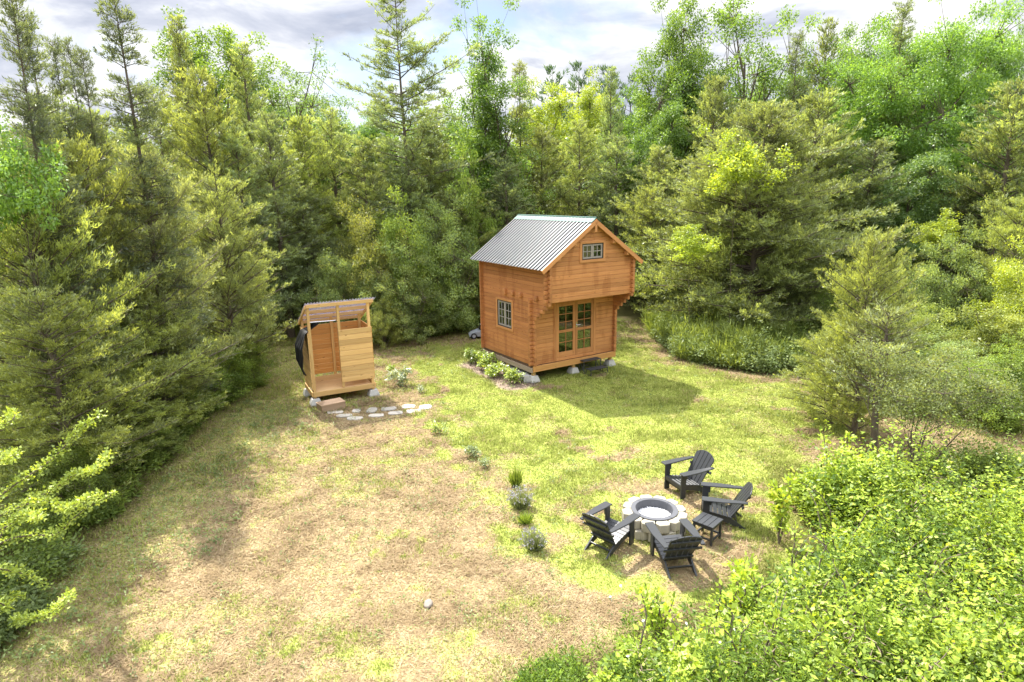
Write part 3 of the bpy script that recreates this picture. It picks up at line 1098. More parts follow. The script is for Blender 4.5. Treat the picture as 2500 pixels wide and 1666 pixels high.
# lawn mower behind the cabin
gp = G(1090, 771)
mw = empty('lawn_mower', (gp.x + 0.34, gp.y - 0.30, 0), math.radians(8), 'grey and black push lawn mower parked behind the cabin corner', 'lawn mower')
prof = [(-0.55, 0.10), (-0.50, 0.17), (-0.30, 0.25), (-0.12, 0.30), (0.28, 0.30), (0.36, 0.22), (0.36, 0.08), (-0.50, 0.06)]
mb = MB()
mb.prism(prof, -0.27, 0.27, 0.5, (np.array([[1, 0, 0], [0, 0, -1], [0, 1, 0.0]]), (0, 0, 0)))
mb.build('deck', M['mower_grey'], mw, bevel=0.03, seg=2)
mb = MB()
mb.box((0.05, 0, 0.36), (0.40, 0.34, 0.12))
mb.box((0.05, 0, 0.445), (0.32, 0.28, 0.06))
mb.build('motor', M['mower_black'], mw, bevel=0.03, seg=2)
mb = MB()
mb.box((0.02, 0, 0.49), (0.22, 0.2, 0.03))
mb.build('cover', M['mower_grey'], mw, bevel=0.01)
for x in (-0.36, 0.28):
    for y in (-0.30, 0.30):
        mb = MB()
        mb.prism([(0.115 * math.cos(k * math.pi / 10), 0.115 * math.sin(k * math.pi / 10)) for k in range(20)], -0.025, 0.025, 0.3,
                 (np.array([[1, 0, 0], [0, 0, -1], [0, 1, 0.0]]), (x, y, 0.115)))
        wh = mb.build('wheel', M['mower_black'], mw, bevel=0.01)
        mb = MB()
        mb.prism([(0.065 * math.cos(k * math.pi / 8), 0.065 * math.sin(k * math.pi / 8)) for k in range(16)], -0.03, 0.03, 0.5,
                 (np.array([[1, 0, 0], [0, 0, -1], [0, 1, 0.0]]), (x, y, 0.115)))
        mb.build('hub', M['mower_grey'], wh)
mb = MB()
for y in (-0.2, 0.2):
    mb.tube([(0.34, y, 0.24), (0.85, y, 0.62), (1.15, y, 0.80)], 0.012, 6)
mb.tube([(1.15, -0.2, 0.80), (1.15, 0.2, 0.80)], 0.014, 6)
mb.build('handle', M['mower_black'], mw)

# ------------------------------------------------------------------ outdoor shower stall
SY = math.radians(28)
SH = empty('shower_stall', (-5.03, 15.45, 0), SY, 'open pine board shower stall with sloping clear corrugated roof', 'shower stall')


def shp(u, v, z=0.0):
    return Vector((-5.03 + u * math.cos(SY) - v * math.sin(SY), 15.45 + u * math.sin(SY) + v * math.cos(SY), z))


UL, UR, VB = -0.10, 1.43, 1.0
PW = 0.07


def spost(u, v, z0, z1, name='post', mat='pine'):
    mb = MB()
    mb.span((u - PW / 2, v - PW / 2, z0), (u + PW / 2, v + PW / 2, z1))
    return mb.build(name, M[mat], SH, bevel=0.004)


RS = (2.655 - 2.13) / 1.05
for u, v, z1 in ((UL, 0.035, 2.60), (0.645, 0.035, 2.60), (UR, 0.035, 2.60), (UL, VB, 2.15), (0.66, VB, 2.15), (UR, VB, 2.15)):
    spost(u, v, 0.19 if u != 0.645 and u != 0.66 else 0.375, z1)


def boards(mb, axis, d0, d1, a0, a1, z0, z1, n):
    h = (z1 - z0) / n
    for i in range(n):
        q0, q1 = z0 + i * h + 0.004, z0 + (i + 1) * h - 0.004
        j = RND.uniform(-0.003, 0.003)
        if axis == 'u':
            mb.span((a0 + j, d0, q0), (a1 + j, d1, q1))
        else:
            mb.span((d0, a0 + j, q0), (d1, a1 + j, q1))


for nm, ax, d0, d1, a0, a1, mt, zz0 in (('front_panel', 'u', -0.027, -0.002, 0.61, 1.475, 'pine', 0.515), ('side_panel', 'v', UL - PW / 2 - 0.027, UL - PW / 2 - 0.002, -0.0, VB + 0.03, 'pine', 0.415),
                                        ('side_panel', 'v', UR + PW / 2 + 0.002, UR + PW / 2 + 0.027, 0.0, VB + 0.03, 'pine_in', 0.515),
                                        ('back_panel', 'u', VB + PW / 2 + 0.002, VB + PW / 2 + 0.027, UL - PW / 2, UR + PW / 2, 'pine_in', 0.545)):
    mb = MB()
    boards(mb, ax, d0, d1, a0, a1, zz0, 1.925, 10)
    mb.build(nm, M[mt], SH, bevel=0.003)
mb = MB()
mb.span((UL - 0.045, -0.032, 0.235), (UR + 0.045, -0.002, 0.365))
mb.span((UL - 0.045, VB + 0.036, 0.235), (UR + 0.045, VB + 0.066, 0.365))
mb.span((UL - 0.0785, -0.002, 0.235), (UL - 0.0455, VB + 0.036, 0.365))
mb.span((UR + 0.0455, -0.002, 0.235), (UR + 0.0785, VB + 0.036, 0.365))
mb.build('base_frame', M['pine'], SH, bevel=0.004)
mb = MB()
for k in range(7):
    mb.span((UL + 0.037, 0.002 + k * 0.138, 0.338), (UR - 0.037, 0.136 + k * 0.138, 0.366))
mb.build('floor_deck', M['deck'], SH, bevel=0.003)
mb = MB()
mb.span((UL + 0.04, VB - 0.062, 0.372), (UR - 0.04, VB - 0.036, 0.50))
mb.build('kick_board', M['deck'], SH, bevel=0.003)
# roof frame and sheet


def rz(v):
    return 2.655 - RS * (v + 0.03)


mb = MB()
mb.span((UL - 0.04, -0.045, rz(-0.03) - 0.085), (UR + 0.14, -0.003, rz(-0.03) - 0.002))
mb.build('fascia', M['pine'], SH, bevel=0.004)
for vv in (0.42, 0.82, 1.18):
    mb = MB()
    mb.box(((UL + UR) / 2 + 0.05, vv, rz(vv) - 0.045), (UR - UL + 0.14, 0.035, 0.085), rotx(-math.atan(RS)))
    mb.build('purlin', M['pine'], SH, bevel=0.003)
for uu in (UL - 0.055, UR + 0.10):
    mb = MB()
    mb.beam((uu, 0.0, rz(0.0) - 0.05), (uu, 1.24, rz(1.24) - 0.05), 0.03, 0.085)
    mb.build('rafter', M['pine'], SH, bevel=0.003)
n_ = 24 * 8
V, F = [], []
for i in range(n_ + 1):
    u_ = UL - 0.06 + (UR - UL + 0.26) * i / n_
    h_ = 0.017 * math.cos(2 * math.pi * i / 8)
    for v_ in (-0.09, 1.32):
        V.append((u_, v_, rz(v_) + 0.02 + h_))
for i in range(n_):
    F.append((2 * i, 2 * i + 2, 2 * i + 3, 2 * i + 1))
mb = MB()
mb.add(V, F, None, 0.5)
ro = mb.build('roof_sheet', M['poly'], SH, smooth=True)
sm = ro.modifiers.new('thickness', 'SOLIDIFY')
sm.thickness = 0.004
mb = MB()
mb.tube([(UL - 0.02, 0.10, 2.185), (0.645, 0.10, 2.165)], 0.013, 8, 0.5)
mb.build('curtain_rod', M['steel'], SH)

# black curtain, slung from the rod out over the left wall
NS, NT = 46, 40
V = []
for i in range(NS):
    s = i / (NS - 1)
    for j in range(NT):
        q = j / (NT - 1)
        keys = [0.0, 0.10, 0.22, 0.30, 0.55, 0.85, 1.0]
        us = np.interp(s, keys, [0.20 - 0.26 * q, 0.12 - 0.22 * q, -0.08, -0.20, -0.30 - 0.06 * math.sin(q * 3.1), -0.33, -0.25])
        vs = np.interp(s, keys, [0.10, 0.09 + 0.10 * q, 0.0 + 0.50 * q, -0.06 + 0.70 * q, -0.10 + 1.06 * q, -0.04 + 0.86 * q, 0.06 + 0.50 * q])
        zs = np.interp(s, keys, [2.165, 2.09, 1.99, 1.93 - 0.02 * q, 1.52, 1.0 + 0.10 * q, 0.76 + 0.16 * q * q + 0.06 * (1 - q) ** 2])
        fold = math.sin(q * 31 + 1.5 * math.sin(s * 5)) * 0.024 + math.sin(q * 13 + s * 4) * 0.02
        k = np.interp(s, [0, 0.2, 0.3, 0.6, 1], [0.7, 0.5, 0.35, 0.9, 1.2])
        if s < 0.24:
            V.append((us + 0.2 * fold, vs + fold * k, zs + 0.3 * fold))
        else:
            V.append((us - abs(fold) * k * 0.9 - 0.01, vs + 0.3 * fold, zs))
F = [(i * NT + j, i * NT + j + 1, (i + 1) * NT + j + 1, (i + 1) * NT + j) for i in range(NS - 1) for j in range(NT - 1)]
mb = MB()
mb.add(V, F, None, 0.5)
cu_ = mb.build('shower_curtain', M['cloth'], None, smooth=True)
cu_.location = (-5.03, 15.45, 0)
cu_.rotation_euler = (0, 0, SY)
sm = cu_.modifiers.new('thickness', 'SOLIDIFY')
sm.thickness = 0.006
tag(cu_, 'black shower curtain slung from its rod over the stall left side', 'shower curtain')

for i, (u, v, lab) in enumerate(((UL, 0.05, 'concrete pier block under the near left corner of the shower stall'), (UR, 0.05, 'concrete pier block under the right front corner of the shower stall'),
                                 (UL, VB - 0.02, 'concrete pier block under the rear left corner of the shower stall'), (UR, VB - 0.02, 'concrete pier block hidden under the rear right corner of the shower stall'))):
    o = pier0.copy()
    COL.objects.link(o)
    o.location = shp(u, v)
    o.rotation_euler = (0, 0, SY)
    tag(o, lab, 'pier block', 'concrete pier blocks')

# wooden box step
a_ = math.radians(9)
bx_ = empty('box_step', shp(0.19, -0.42), SY + a_, 'low brown wooden box step in front of the shower opening', 'step')
mb = MB()
for k in range(4):
    mb.span((-0.32, -0.20 + k * 0.1, 0.155), (0.32, -0.104 + k * 0.1, 0.18))
mb.build('top_boards', M['step_wood'], bx_, bevel=0.003)
mb = MB()
mb.span((-0.31, -0.19, 0), (0.31, -0.165, 0.153))
mb.span((-0.31, 0.165, 0), (0.31, 0.19, 0.153))
mb.span((-0.31, -0.163, 0), (-0.285, 0.163, 0.153))
mb.span((0.285, -0.163, 0), (0.31, 0.163, 0.153))
mb.build('side_boards', M['step_wood'], bx_, bevel=0.003)

# flat stepping slabs
PAV = [(575, 1377, 0.42, 0.16, 'slim pale slab touching the box step'), (680, 1412, 0.40, 0.17, 'pale slab second from the box step in the front row'),
       (786, 1442, 0.40, 0.18, 'lowest pale slab of the stepping path'), (808, 1360, 0.22, 0.20, 'small pale slab in the stall shadow'),
       (975, 1353, 0.26, 0.30, 'squarish pale slab in the middle of the back row'), (1027, 1411, 0.40, 0.17, 'slim pale slab in the middle of the front row'),
       (1158, 1338, 0.40, 0.22, 'pale slab crossed by the edge of the stall shadow'), (1240, 1383, 0.38, 0.19, 'pale slab half shaded in the front row'),
       (1377, 1314, 0.36, 0.24, 'rounded pale slab second from the right in the back row'), (1435, 1364, 0.38, 0.24, 'sunlit pale slab at the right end of the front row'),
       (1560, 1320, 0.36, 0.30, 'rightmost pale slab at the end of the stepping path')]
for i, (zx, zy, L_, W_, lab) in enumerate(PAV):
    p = G((690 + zx * 400 / 1792) / 1.0625, (700 + zy * 350 / 1568) / 1.0625)
    rr = random.Random(i + 50)
    poly = []
    for k in range(14):
        an = 2 * math.pi * k / 14
        sx, sy = math.copysign(abs(math.cos(an)) ** 0.55, math.cos(an)), math.copysign(abs(math.sin(an)) ** 0.55, math.sin(an))
        poly.append((sx * L_ / 2 * rr.uniform(0.88, 1.06), sy * W_ / 2 * 1.25 * rr.uniform(0.86, 1.08)))
    mb = MB()
    mb.prism(poly, -0.03, 0.016)
    o = mb.build('stepping_stone', M['paver'], None, bevel=0.008)
    o.location = (p.x, p.y, 0)
    o.rotation_euler = (rr.uniform(-0.02, 0.02), rr.uniform(-0.02, 0.02), rr.uniform(0.0, 0.25))
    tag(o, lab, 'stepping stone', 'pale slabs of the stepping path')

# ------------------------------------------------------------------ fire pit
px_, py_ = PIT
BL = [(-0.112, -0.055), (-0.072, -0.13), (0.072, -0.13), (0.112, -0.055), (0.066, 0.07), (-0.066, 0.07)]


def block_mesh(sx=1.0, sy=1.0, h=0.148):
    mb = MB()
    mb.prism([(x * sx, y * sy) for x, y in BL], 0, h)
    return mb


blk = block_mesh().build('wall_block', M['block'], None, bevel=0.008)
DIRS = ['front', 'front right', 'right', 'right back', 'back right', 'back', 'back', 'back left', 'left back', 'left', 'front left', 'front left']
cnt = 0
for course in (0, 1):
    nblk = 12
    for k in range(nblk):
        an = 2 * math.pi * (k + 0.5 * (1 - course) + 0.18) / nblk - math.pi / 2
        R_ = 0.375
        o = blk if cnt == 0 else blk.copy()
        if cnt:
            COL.objects.link(o)
        cnt += 1
        jr = random.Random(cnt)
        R_ += jr.uniform(-0.008, 0.012)
        o.location = (px_ + R_ * math.cos(an), py_ + R_ * math.sin(an), course * 0.152 + jr.uniform(0, 0.006))
        o.rotation_euler = (0, 0, an + math.pi / 2 + jr.uniform(-0.05, 0.05))
        side = ['front', 'right', 'back', 'left'][int(((an + math.pi / 2 + math.pi / 4) % (2 * math.pi)) / (math.pi / 2))]
        deg = int(round(math.degrees((an + math.pi / 2) % (2 * math.pi)) / 30)) % 12
        clock = ['six', 'five', 'four', 'three', 'two', 'one', 'twelve', 'eleven', 'ten', 'nine', 'eight', 'seven'][k]
        lab = 'cream wall block in the %s ring of the fire pit at %s o clock' % ('top' if course else 'lower', clock)
        tag(o, lab, 'block', 'cream wall blocks of the fire pit ring')
LOOSE = [(775, 990, 0.0, 0.15, 'cream block standing on end left of the front chair armrests'), (905, 1010, 0.1, 0.17, 'cream block on end behind the left armrest of the front chair'),
         (1040, 1000, -0.35, 0.145, 'tilted cream block between the armrests of the front chair'), (1160, 965, -0.2, 0.17, 'cream block standing on end nearest the side table')]
for i, (zx, zy, a_, hh, lab) in enumerate(LOOSE):
    p = G((1380 + zx * 500 / 2119) / 1.0625, (1070 + (zy + 45) * 370 / 1568) / 1.0625)
    mb = MB()
    mb.prism([(x * 0.8, y * 0.85) for x, y in [(-0.11, -0.095), (0.11, -0.095), (0.10, 0.095), (-0.10, 0.095)]], 0, hh)
    o = mb.build('wall_block', M['block'], None, bevel=0.008)
    o.location = (p.x, p.y + 0.02, 0)
    o.rotation_euler = (0, 0, a_)
    tag(o, lab, 'block', 'loose cream blocks in front of the fire pit')
FP = empty('fire_ring', (px_, py_, 0), 0, 'dark grey steel fire ring liner set inside the cream blocks', 'fire ring')
mb = MB()
mb.lathe([(0.372, 0.312), (0.372, 0.322), (0.300, 0.322), (0.300, 0.03), (0.294, 0.03), (0.294, 0.312)], seg=64, tint=0.5)
mb.build('liner', M['rim'], FP)
for an in (0.6, 2.2, 3.75, 5.3):
    mb = MB()
    mb.box((0.336 * math.cos(an), 0.336 * math.sin(an), 0.324), (0.074, 0.012, 0.005), rotz(an))
    mb.build('joint_strap', M['rim'], FP)
rng = np.random.default_rng(5)
mb = MB()
for k in range(1100):
    r_ = 0.285 * math.sqrt(rng.random())
    a_ = rng.random() * 6.283
    sz = rng.uniform(0.008, 0.017)
    z_ = 0.185 + 0.055 * math.exp(-(r_ / 0.15) ** 2) + rng.uniform(-0.012, 0.012)
    R_ = rotz(rng.random() * 6) @ rotx(rng.random() * 6)
    o6 = np.array([(1, 0, 0), (-1, 0, 0), (0, 1, 0), (0, -1, 0), (0, 0, 0.7), (0, 0, -0.7)]) * sz * rng.uniform(0.7, 1.3, (6, 1))
    o6 = o6 @ R_.T + np.array([r_ * math.cos(a_), r_ * math.sin(a_), z_])
    mb.add(o6, [(0, 2, 4), (2, 1, 4), (1, 3, 4), (3, 0, 4), (2, 0, 5), (1, 2, 5), (3, 1, 5), (0, 3, 5)])
mb.prism([(0.288 * math.cos(k * math.pi / 16), 0.288 * math.sin(k * math.pi / 16)) for k in range(32)], 0.02, 0.18)
gv = mb.build('white_gravel', M['gravel'], None)
gv.location = (px_, py_, 0)
tag(gv, 'heap of white crushed stone inside the fire ring', 'gravel', kind='stuff')

# ------------------------------------------------------------------ adirondack chairs (front towards -y, origin between the front feet)
K = 0.86


def make_chair():
    root = empty('adirondack_chair', (0, 0, 0))

    def s(p):
        return tuple(np.array(p, float) * K)

    def B(mb, c, size, R=None):
        mb.box(s(c), s(size), R)
    xl = 0.265
    for sg in (-1, 1):
        mb = MB()
        B(mb, (sg * xl, 0.02, 0.275), (0.035, 0.12, 0.55))
        mb.build('front_leg', M['chair'], root, bevel=0.004)
        # side rail running down to the rear foot
        mb = MB()
        poly = [(0.0, 0.29), (0.0, 0.185), (0.30, 0.125), (0.64, -0.0), (0.75, -0.0), (0.52, 0.165), (0.30, 0.235)]
        mb.prism([(y * K, z * K) for y, z in poly], -0.016 * K, 0.016 * K, None, (np.array([[0, 0, 1], [1, 0, 0], [0, 1, 0.0]]), (sg * (xl - 0.037) * K, 0, 0)))
        mb.build('side_rail', M['chair'], root, bevel=0.004)
        mb = MB()
        pa = [(-0.085, -0.07), (0.07, -0.07), (0.08, 0.0), (0.08, 0.30), (0.035, 0.74), (-0.04, 0.74), (-0.06, 0.45), (-0.085, 0.10)]
        if sg < 0:
            pa = [(-x, y) for x, y in pa][::-1]
        mb.prism([((x + sg * 0.315) * K, y * K) for x, y in pa], 0.552 * K, 0.580 * K)
        mb.build('armrest', M['chair'], root, bevel=0.006)
        mb = MB()
        B(mb, (sg * xl, 0.095, 0.49), (0.03, 0.03, 0.12))
        mb.build('arm_bracket', M['chair'], root, bevel=0.003)
    # seat slats follow the rails
    mb = MB()
    for k in range(6):
        y = 0.015 + k * 0.088
        z = 0.300 - 0.105 * (y / 0.5) ** 1.15
        B(mb, (0, y, z), (0.525, 0.080, 0.024), rotx(-0.24 - 0.03 * k))
    B(mb, (0, -0.022, 0.265), (0.525, 0.024, 0.085))
    mb.build('seat', M['chair'], root, bevel=0.004)
    # back: five slats with an arched top, leaning back
    R = rotx(-math.radians(31))
    O = np.array([0, 0.44, 0.145])
    nsl, wtop, wbot = 5, 0.56, 0.46
    
    mb = MB()
    for k in range(nsl):
        c0, c1 = (k - 2) * wbot / 5, (k - 2) * wtop / 5
        h0, h1 = wbot / 10 - 0.005, wtop / 10 - 0.005
        # rounded end of each slat
        def topz(x):
            return 0.755 - 1.55 * (abs(x)) ** 2.15 if abs(x) < 0.28 else 0.64
        pts = [(c0 - h0, 0.0), (c0 + h0, 0.0)]
        xs = np.linspace(c1 + h1, c1 - h1, 6)
        pts += [(x, topz(x) - (0.03 if abs(abs(x) - wtop / 2) < 0.012 else 0)) for x in xs]
        V = [(x, -0.012, z) for x, z in pts] + [(x, 0.012, z) for x, z in pts]
        n = len(pts)
        V = (np.array(V) @ R.T + O) * K
        bc = [(z, x, y) for (x, z) in pts for y in (0,)] * 2
        fs = [tuple(range(n)), tuple(range(2 * n - 1, n - 1, -1))] + [(i, i + n, (i + 1) % n + n, (i + 1) % n) for i in range(n)]
        mb.add(V, fs, bc)
    mb.build('backrest', M['chair'], root, bevel=0.003)
    for zz, wz in ((0.12, 0.50), (0.385, 0.66), (0.60, 0.50)):
        mb = MB()
        c = np.array([0, 0.027, zz]) @ R.T + O
        B(mb, c, (wz, 0.028, 0.055), R)
        mb.build('back_rail', M['chair'], root, bevel=0.004)
    mb = MB()
    B(mb, (0, 0.575, 0.085), (0.43, 0.022, 0.05), rotx(-0.5))
    mb.build('stretcher', M['chair'], root, bevel=0.003)
    mb = MB()
    B(mb, (0, 0.04, 0.16), (0.49, 0.022, 0.05))
    mb.build('stretcher', M['chair'], root, bevel=0.003)
    return root


CHAIRS = [((2.86, 10.24), (-0.92, -0.39), 'charcoal slatted garden chair nearest the cabin behind the fire pit'),
          ((3.13, 9.36), (-0.965, 0.26), 'charcoal slatted garden chair on the right between side table and brambles'),
          ((1.64, 8.79), (0.707, 0.707), 'charcoal slatted garden chair on the left of the fire pit'),
          ((2.27, 8.38), (-0.14, 0.99), 'charcoal slatted garden chair in front with its back to the viewer')]
ch0 = make_chair()
for i, (p, d, lab) in enumerate(CHAIRS):
    o = ch0 if i == 0 else copy_tree(ch0)
    o.location = (p[0], p[1], 0)
    o.rotation_euler = (0, 0, math.atan2(d[1], d[0]) + math.pi / 2)
    tag(o, lab, 'garden chair', 'charcoal chairs round the fire pit')

tb = empty('side_table', (2.985, 8.73, 0), math.radians(46), 'small square charcoal slatted side table beside the right chair', 'side table')
TH, TW = 0.335, 0.145
mb = MB()
for k in range(4):
    mb.span((-0.175, -0.175 + k * 0.0885, TH - 0.02), (0.175, -0.0905 + k * 0.0885, TH))
mb.build('table_top', M['chair'], tb, bevel=0.004)
for x in (-TW, TW):
    for y in (-TW, TW):
        mb = MB()
        mb.span((x - 0.017, y - 0.017, 0), (x + 0.017, y + 0.017, TH - 0.022))
        mb.build('leg', M['chair'], tb, bevel=0.003)
mb = MB()
for y in (-TW, TW):
    mb.span((-TW + 0.018, y - 0.011, 0.075), (TW - 0.018, y + 0.011, 0.105))
    mb.span((-TW + 0.018, y - 0.011, TH - 0.07), (TW - 0.018, y + 0.011, TH - 0.024))
for x in (-TW, TW):
    mb.span((x - 0.011, -TW + 0.018, 0.075), (x + 0.011, TW - 0.018, 0.105))
    mb.span((x - 0.011, -TW + 0.018, TH - 0.07), (x + 0.011, TW - 0.018, TH - 0.024))
mb.build('stretcher', M['chair'], tb, bevel=0.002)

# field stone lying in the straw
bm = bmesh.new()
bmesh.ops.create_icosphere(bm, subdivisions=3, radius=0.075)
for v in bm.verts:
    k = 1 + 0.35 * (fbm(np.array([v.co.x * 14 + 3]), np.array([v.co.y * 14 + v.co.z * 9]), 9)[0] - 0.5)
    v.co = Vector((v.co.x * 0.8 * k, v.co.y * 1.1 * k, v.co.z * 0.5 * k))
me = bpy.data.meshes.new('field_stone')
bm.to_mesh(me)
bm.free()
fs_ = link_mesh('field_stone', me, M['rock'])
p = G(984, 1391)
fs_.location = (p.x, p.y, 0.02)
tag(fs_, 'single pale field stone lying in the dry straw', 'stone')

# ------------------------------------------------------------------ foliage builders (numpy)
def norm(a):
    return a / (np.linalg.norm(a, axis=-1, keepdims=True) + 1e-9)


def leaf_quads(P, A, Bs, L, W, tint):
    """diamond leaves: base P, direction A, side Bs; returns verts, faces, tint"""
    L, W = L[:, None], W[:, None]
    up = np.cross(A, Bs)
    m = P + A * L * 0.42 - up * W * 0.18
    V = np.stack([P, m + Bs * W * 0.5, P + A * L, m - Bs * W * 0.5], 1).reshape(-1, 3)
    F = np.arange(len(P) * 4).reshape(-1, 4)
    return V, F, np.repeat(tint, 4)


def tubes_mesh(name, lst, mat, parent):
    """lst of (pts, radii, sides)"""
    Vs, Fs, o = [], [], 0
    for pts, rad, sides in lst:
        V, F, _ = tube_arrays(pts, rad, sides)
        Vs.append(V)
        Fs.append(np.array(F) + o)
        o += len(V)
    V = np.concatenate(Vs)
    return link_mesh(name, np_mesh(name, V, np.concatenate(Fs), {'tint': np.full(len(V), 0.5)}, True), mat, parent)


def cedar_data(h, w, seed, nb=120, card=0.12, dens=46, base=0.06, pw=0.8, droop=0.12, rise=0.30, gap=0.0, spray=1.0, lean=0.0, top=0.0, bend=0.3, tr=1.0, up=0.45):
    """juniper-like tree: whorls of plumes. returns leaf arrays and tube list"""
    rg = np.random.default_rng(seed)
    tl = []
    nz = 9
    tz = np.linspace(0, 1, nz)
    tr_x = lean * tz ** 2 + 0.06 * np.sin(tz * 5 + seed)
    tr_y = 0.06 * np.cos(tz * 4 + seed)
    trunk = np.stack([tr_x, tr_y, tz * h * 0.985], 1)
    tl.append((trunk, np.linspace((0.017 * h + 0.02) * tr, 0.008, nz), 7))
    so, sd, sl, st = [], [], [], []
    lob = rg.uniform(0.7, 1.3, 8)
    for i in range(nb):
        t = base + (1 - base) * ((i + rg.random()) / nb) ** 0.92
        if gap > 0 and (math.sin(t * 37 + seed) > 1 - gap * 1.4):
            continue
        z = t * h
        prof = (1 - t) ** pw * (0.62 + 0.38 * min(1, (t - base + 0.02) / 0.16)) + top * (1 - t) ** 0.3 * 0.5
        az = i * 2.39996 + rg.normal(0, 0.35)
        L = w / 2 * prof * rg.uniform(0.45, 1.25) * np.interp((az % 6.283) / 6.283 * 8, range(9), list(lob) + [lob[0]]) + 0.12
        el = rise * rg.uniform(0.4, 1.5) + 0.5 * t ** 3
        c = np.array([np.interp(t, tz, tr_x), np.interp(t, tz, tr_y), z])
        s = np.linspace(0, 1, 6)
        azs = az + bend * rg.normal(0, 0.5) * s
        rr = L * s
        pts = np.stack([c[0] + rr * np.cos(azs), c[1] + rr * np.sin(azs), c[2] + rr * math.sin(el) - droop * L * s ** 2 + 0.10 * L * s ** 4], 1)
        tl.append((pts, np.linspace(0.010 * L + 0.008, 0.004, 6), 4))
        ns = int(L * 7) + 3
        ss = 1 - (rg.random(ns) ** 0.8) * (0.80 if L > 0.8 else 1.0)
        ct = rg.uniform(0, 0.55)
        for sv in ss:
            k = min(int(sv * 5), 4)
            fr = sv * 5 - k
            p = pts[k] * (1 - fr) + pts[min(k + 1, 5)] * fr
            d = pts[min(k + 1, 5)] - pts[k]
            d = d / (np.linalg.norm(d) + 1e-9)
            ang = rg.choice([-1, 1]) * rg.uniform(0.35, 1.15) * (1.0 if sv < 0.93 else 0.25)
            ca, sa = math.cos(ang), math.sin(ang)
            d2 = np.array([d[0] * ca - d[1] * sa, d[0] * sa + d[1] * ca, d[2] + rg.uniform(-0.3, 0.5 + up)])
            so.append(p)
            sd.append(d2 / np.linalg.norm(d2))
            sl.append((0.16 + 0.36 * L * (1.15 - sv)) * rg.uniform(0.6, 1.25) * spray)
            st.append(ct + rg.uniform(-0.12, 0.30))
    so, sd, sl, st = map(np.array, (so, sd, sl, st))
    n = np.maximum((sl * dens).astype(int), 4)
    idx = np.repeat(np.arange(len(n)), n)
    N_ = len(idx)
    f = rg.random(N_) ** 0.8
    P = so[idx] + sd[idx] * (f * sl[idx])[:, None] + rg.normal(0, 1, (N_, 3)) * (0.022 + 0.095 * sl[idx] * (1.12 - f))[:, None] * np.array([1, 1, 0.62])
    P[:, 2] -= 0.12 * sl[idx] * f ** 2
    A = norm(sd[idx] * 0.9 + rg.normal(0, 0.48, (N_, 3)) + np.array([0, 0, 0.30]))
    B = norm(np.cross(A, rg.normal(0, 1, (N_, 3))))
    L = card * rg.uniform(0.7, 1.6, N_)
    W = L * rg.uniform(0.15, 0.28, N_)
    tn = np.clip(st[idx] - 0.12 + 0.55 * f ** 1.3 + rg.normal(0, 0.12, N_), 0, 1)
    return leaf_quads(P, A, B, L, W, tn), tl


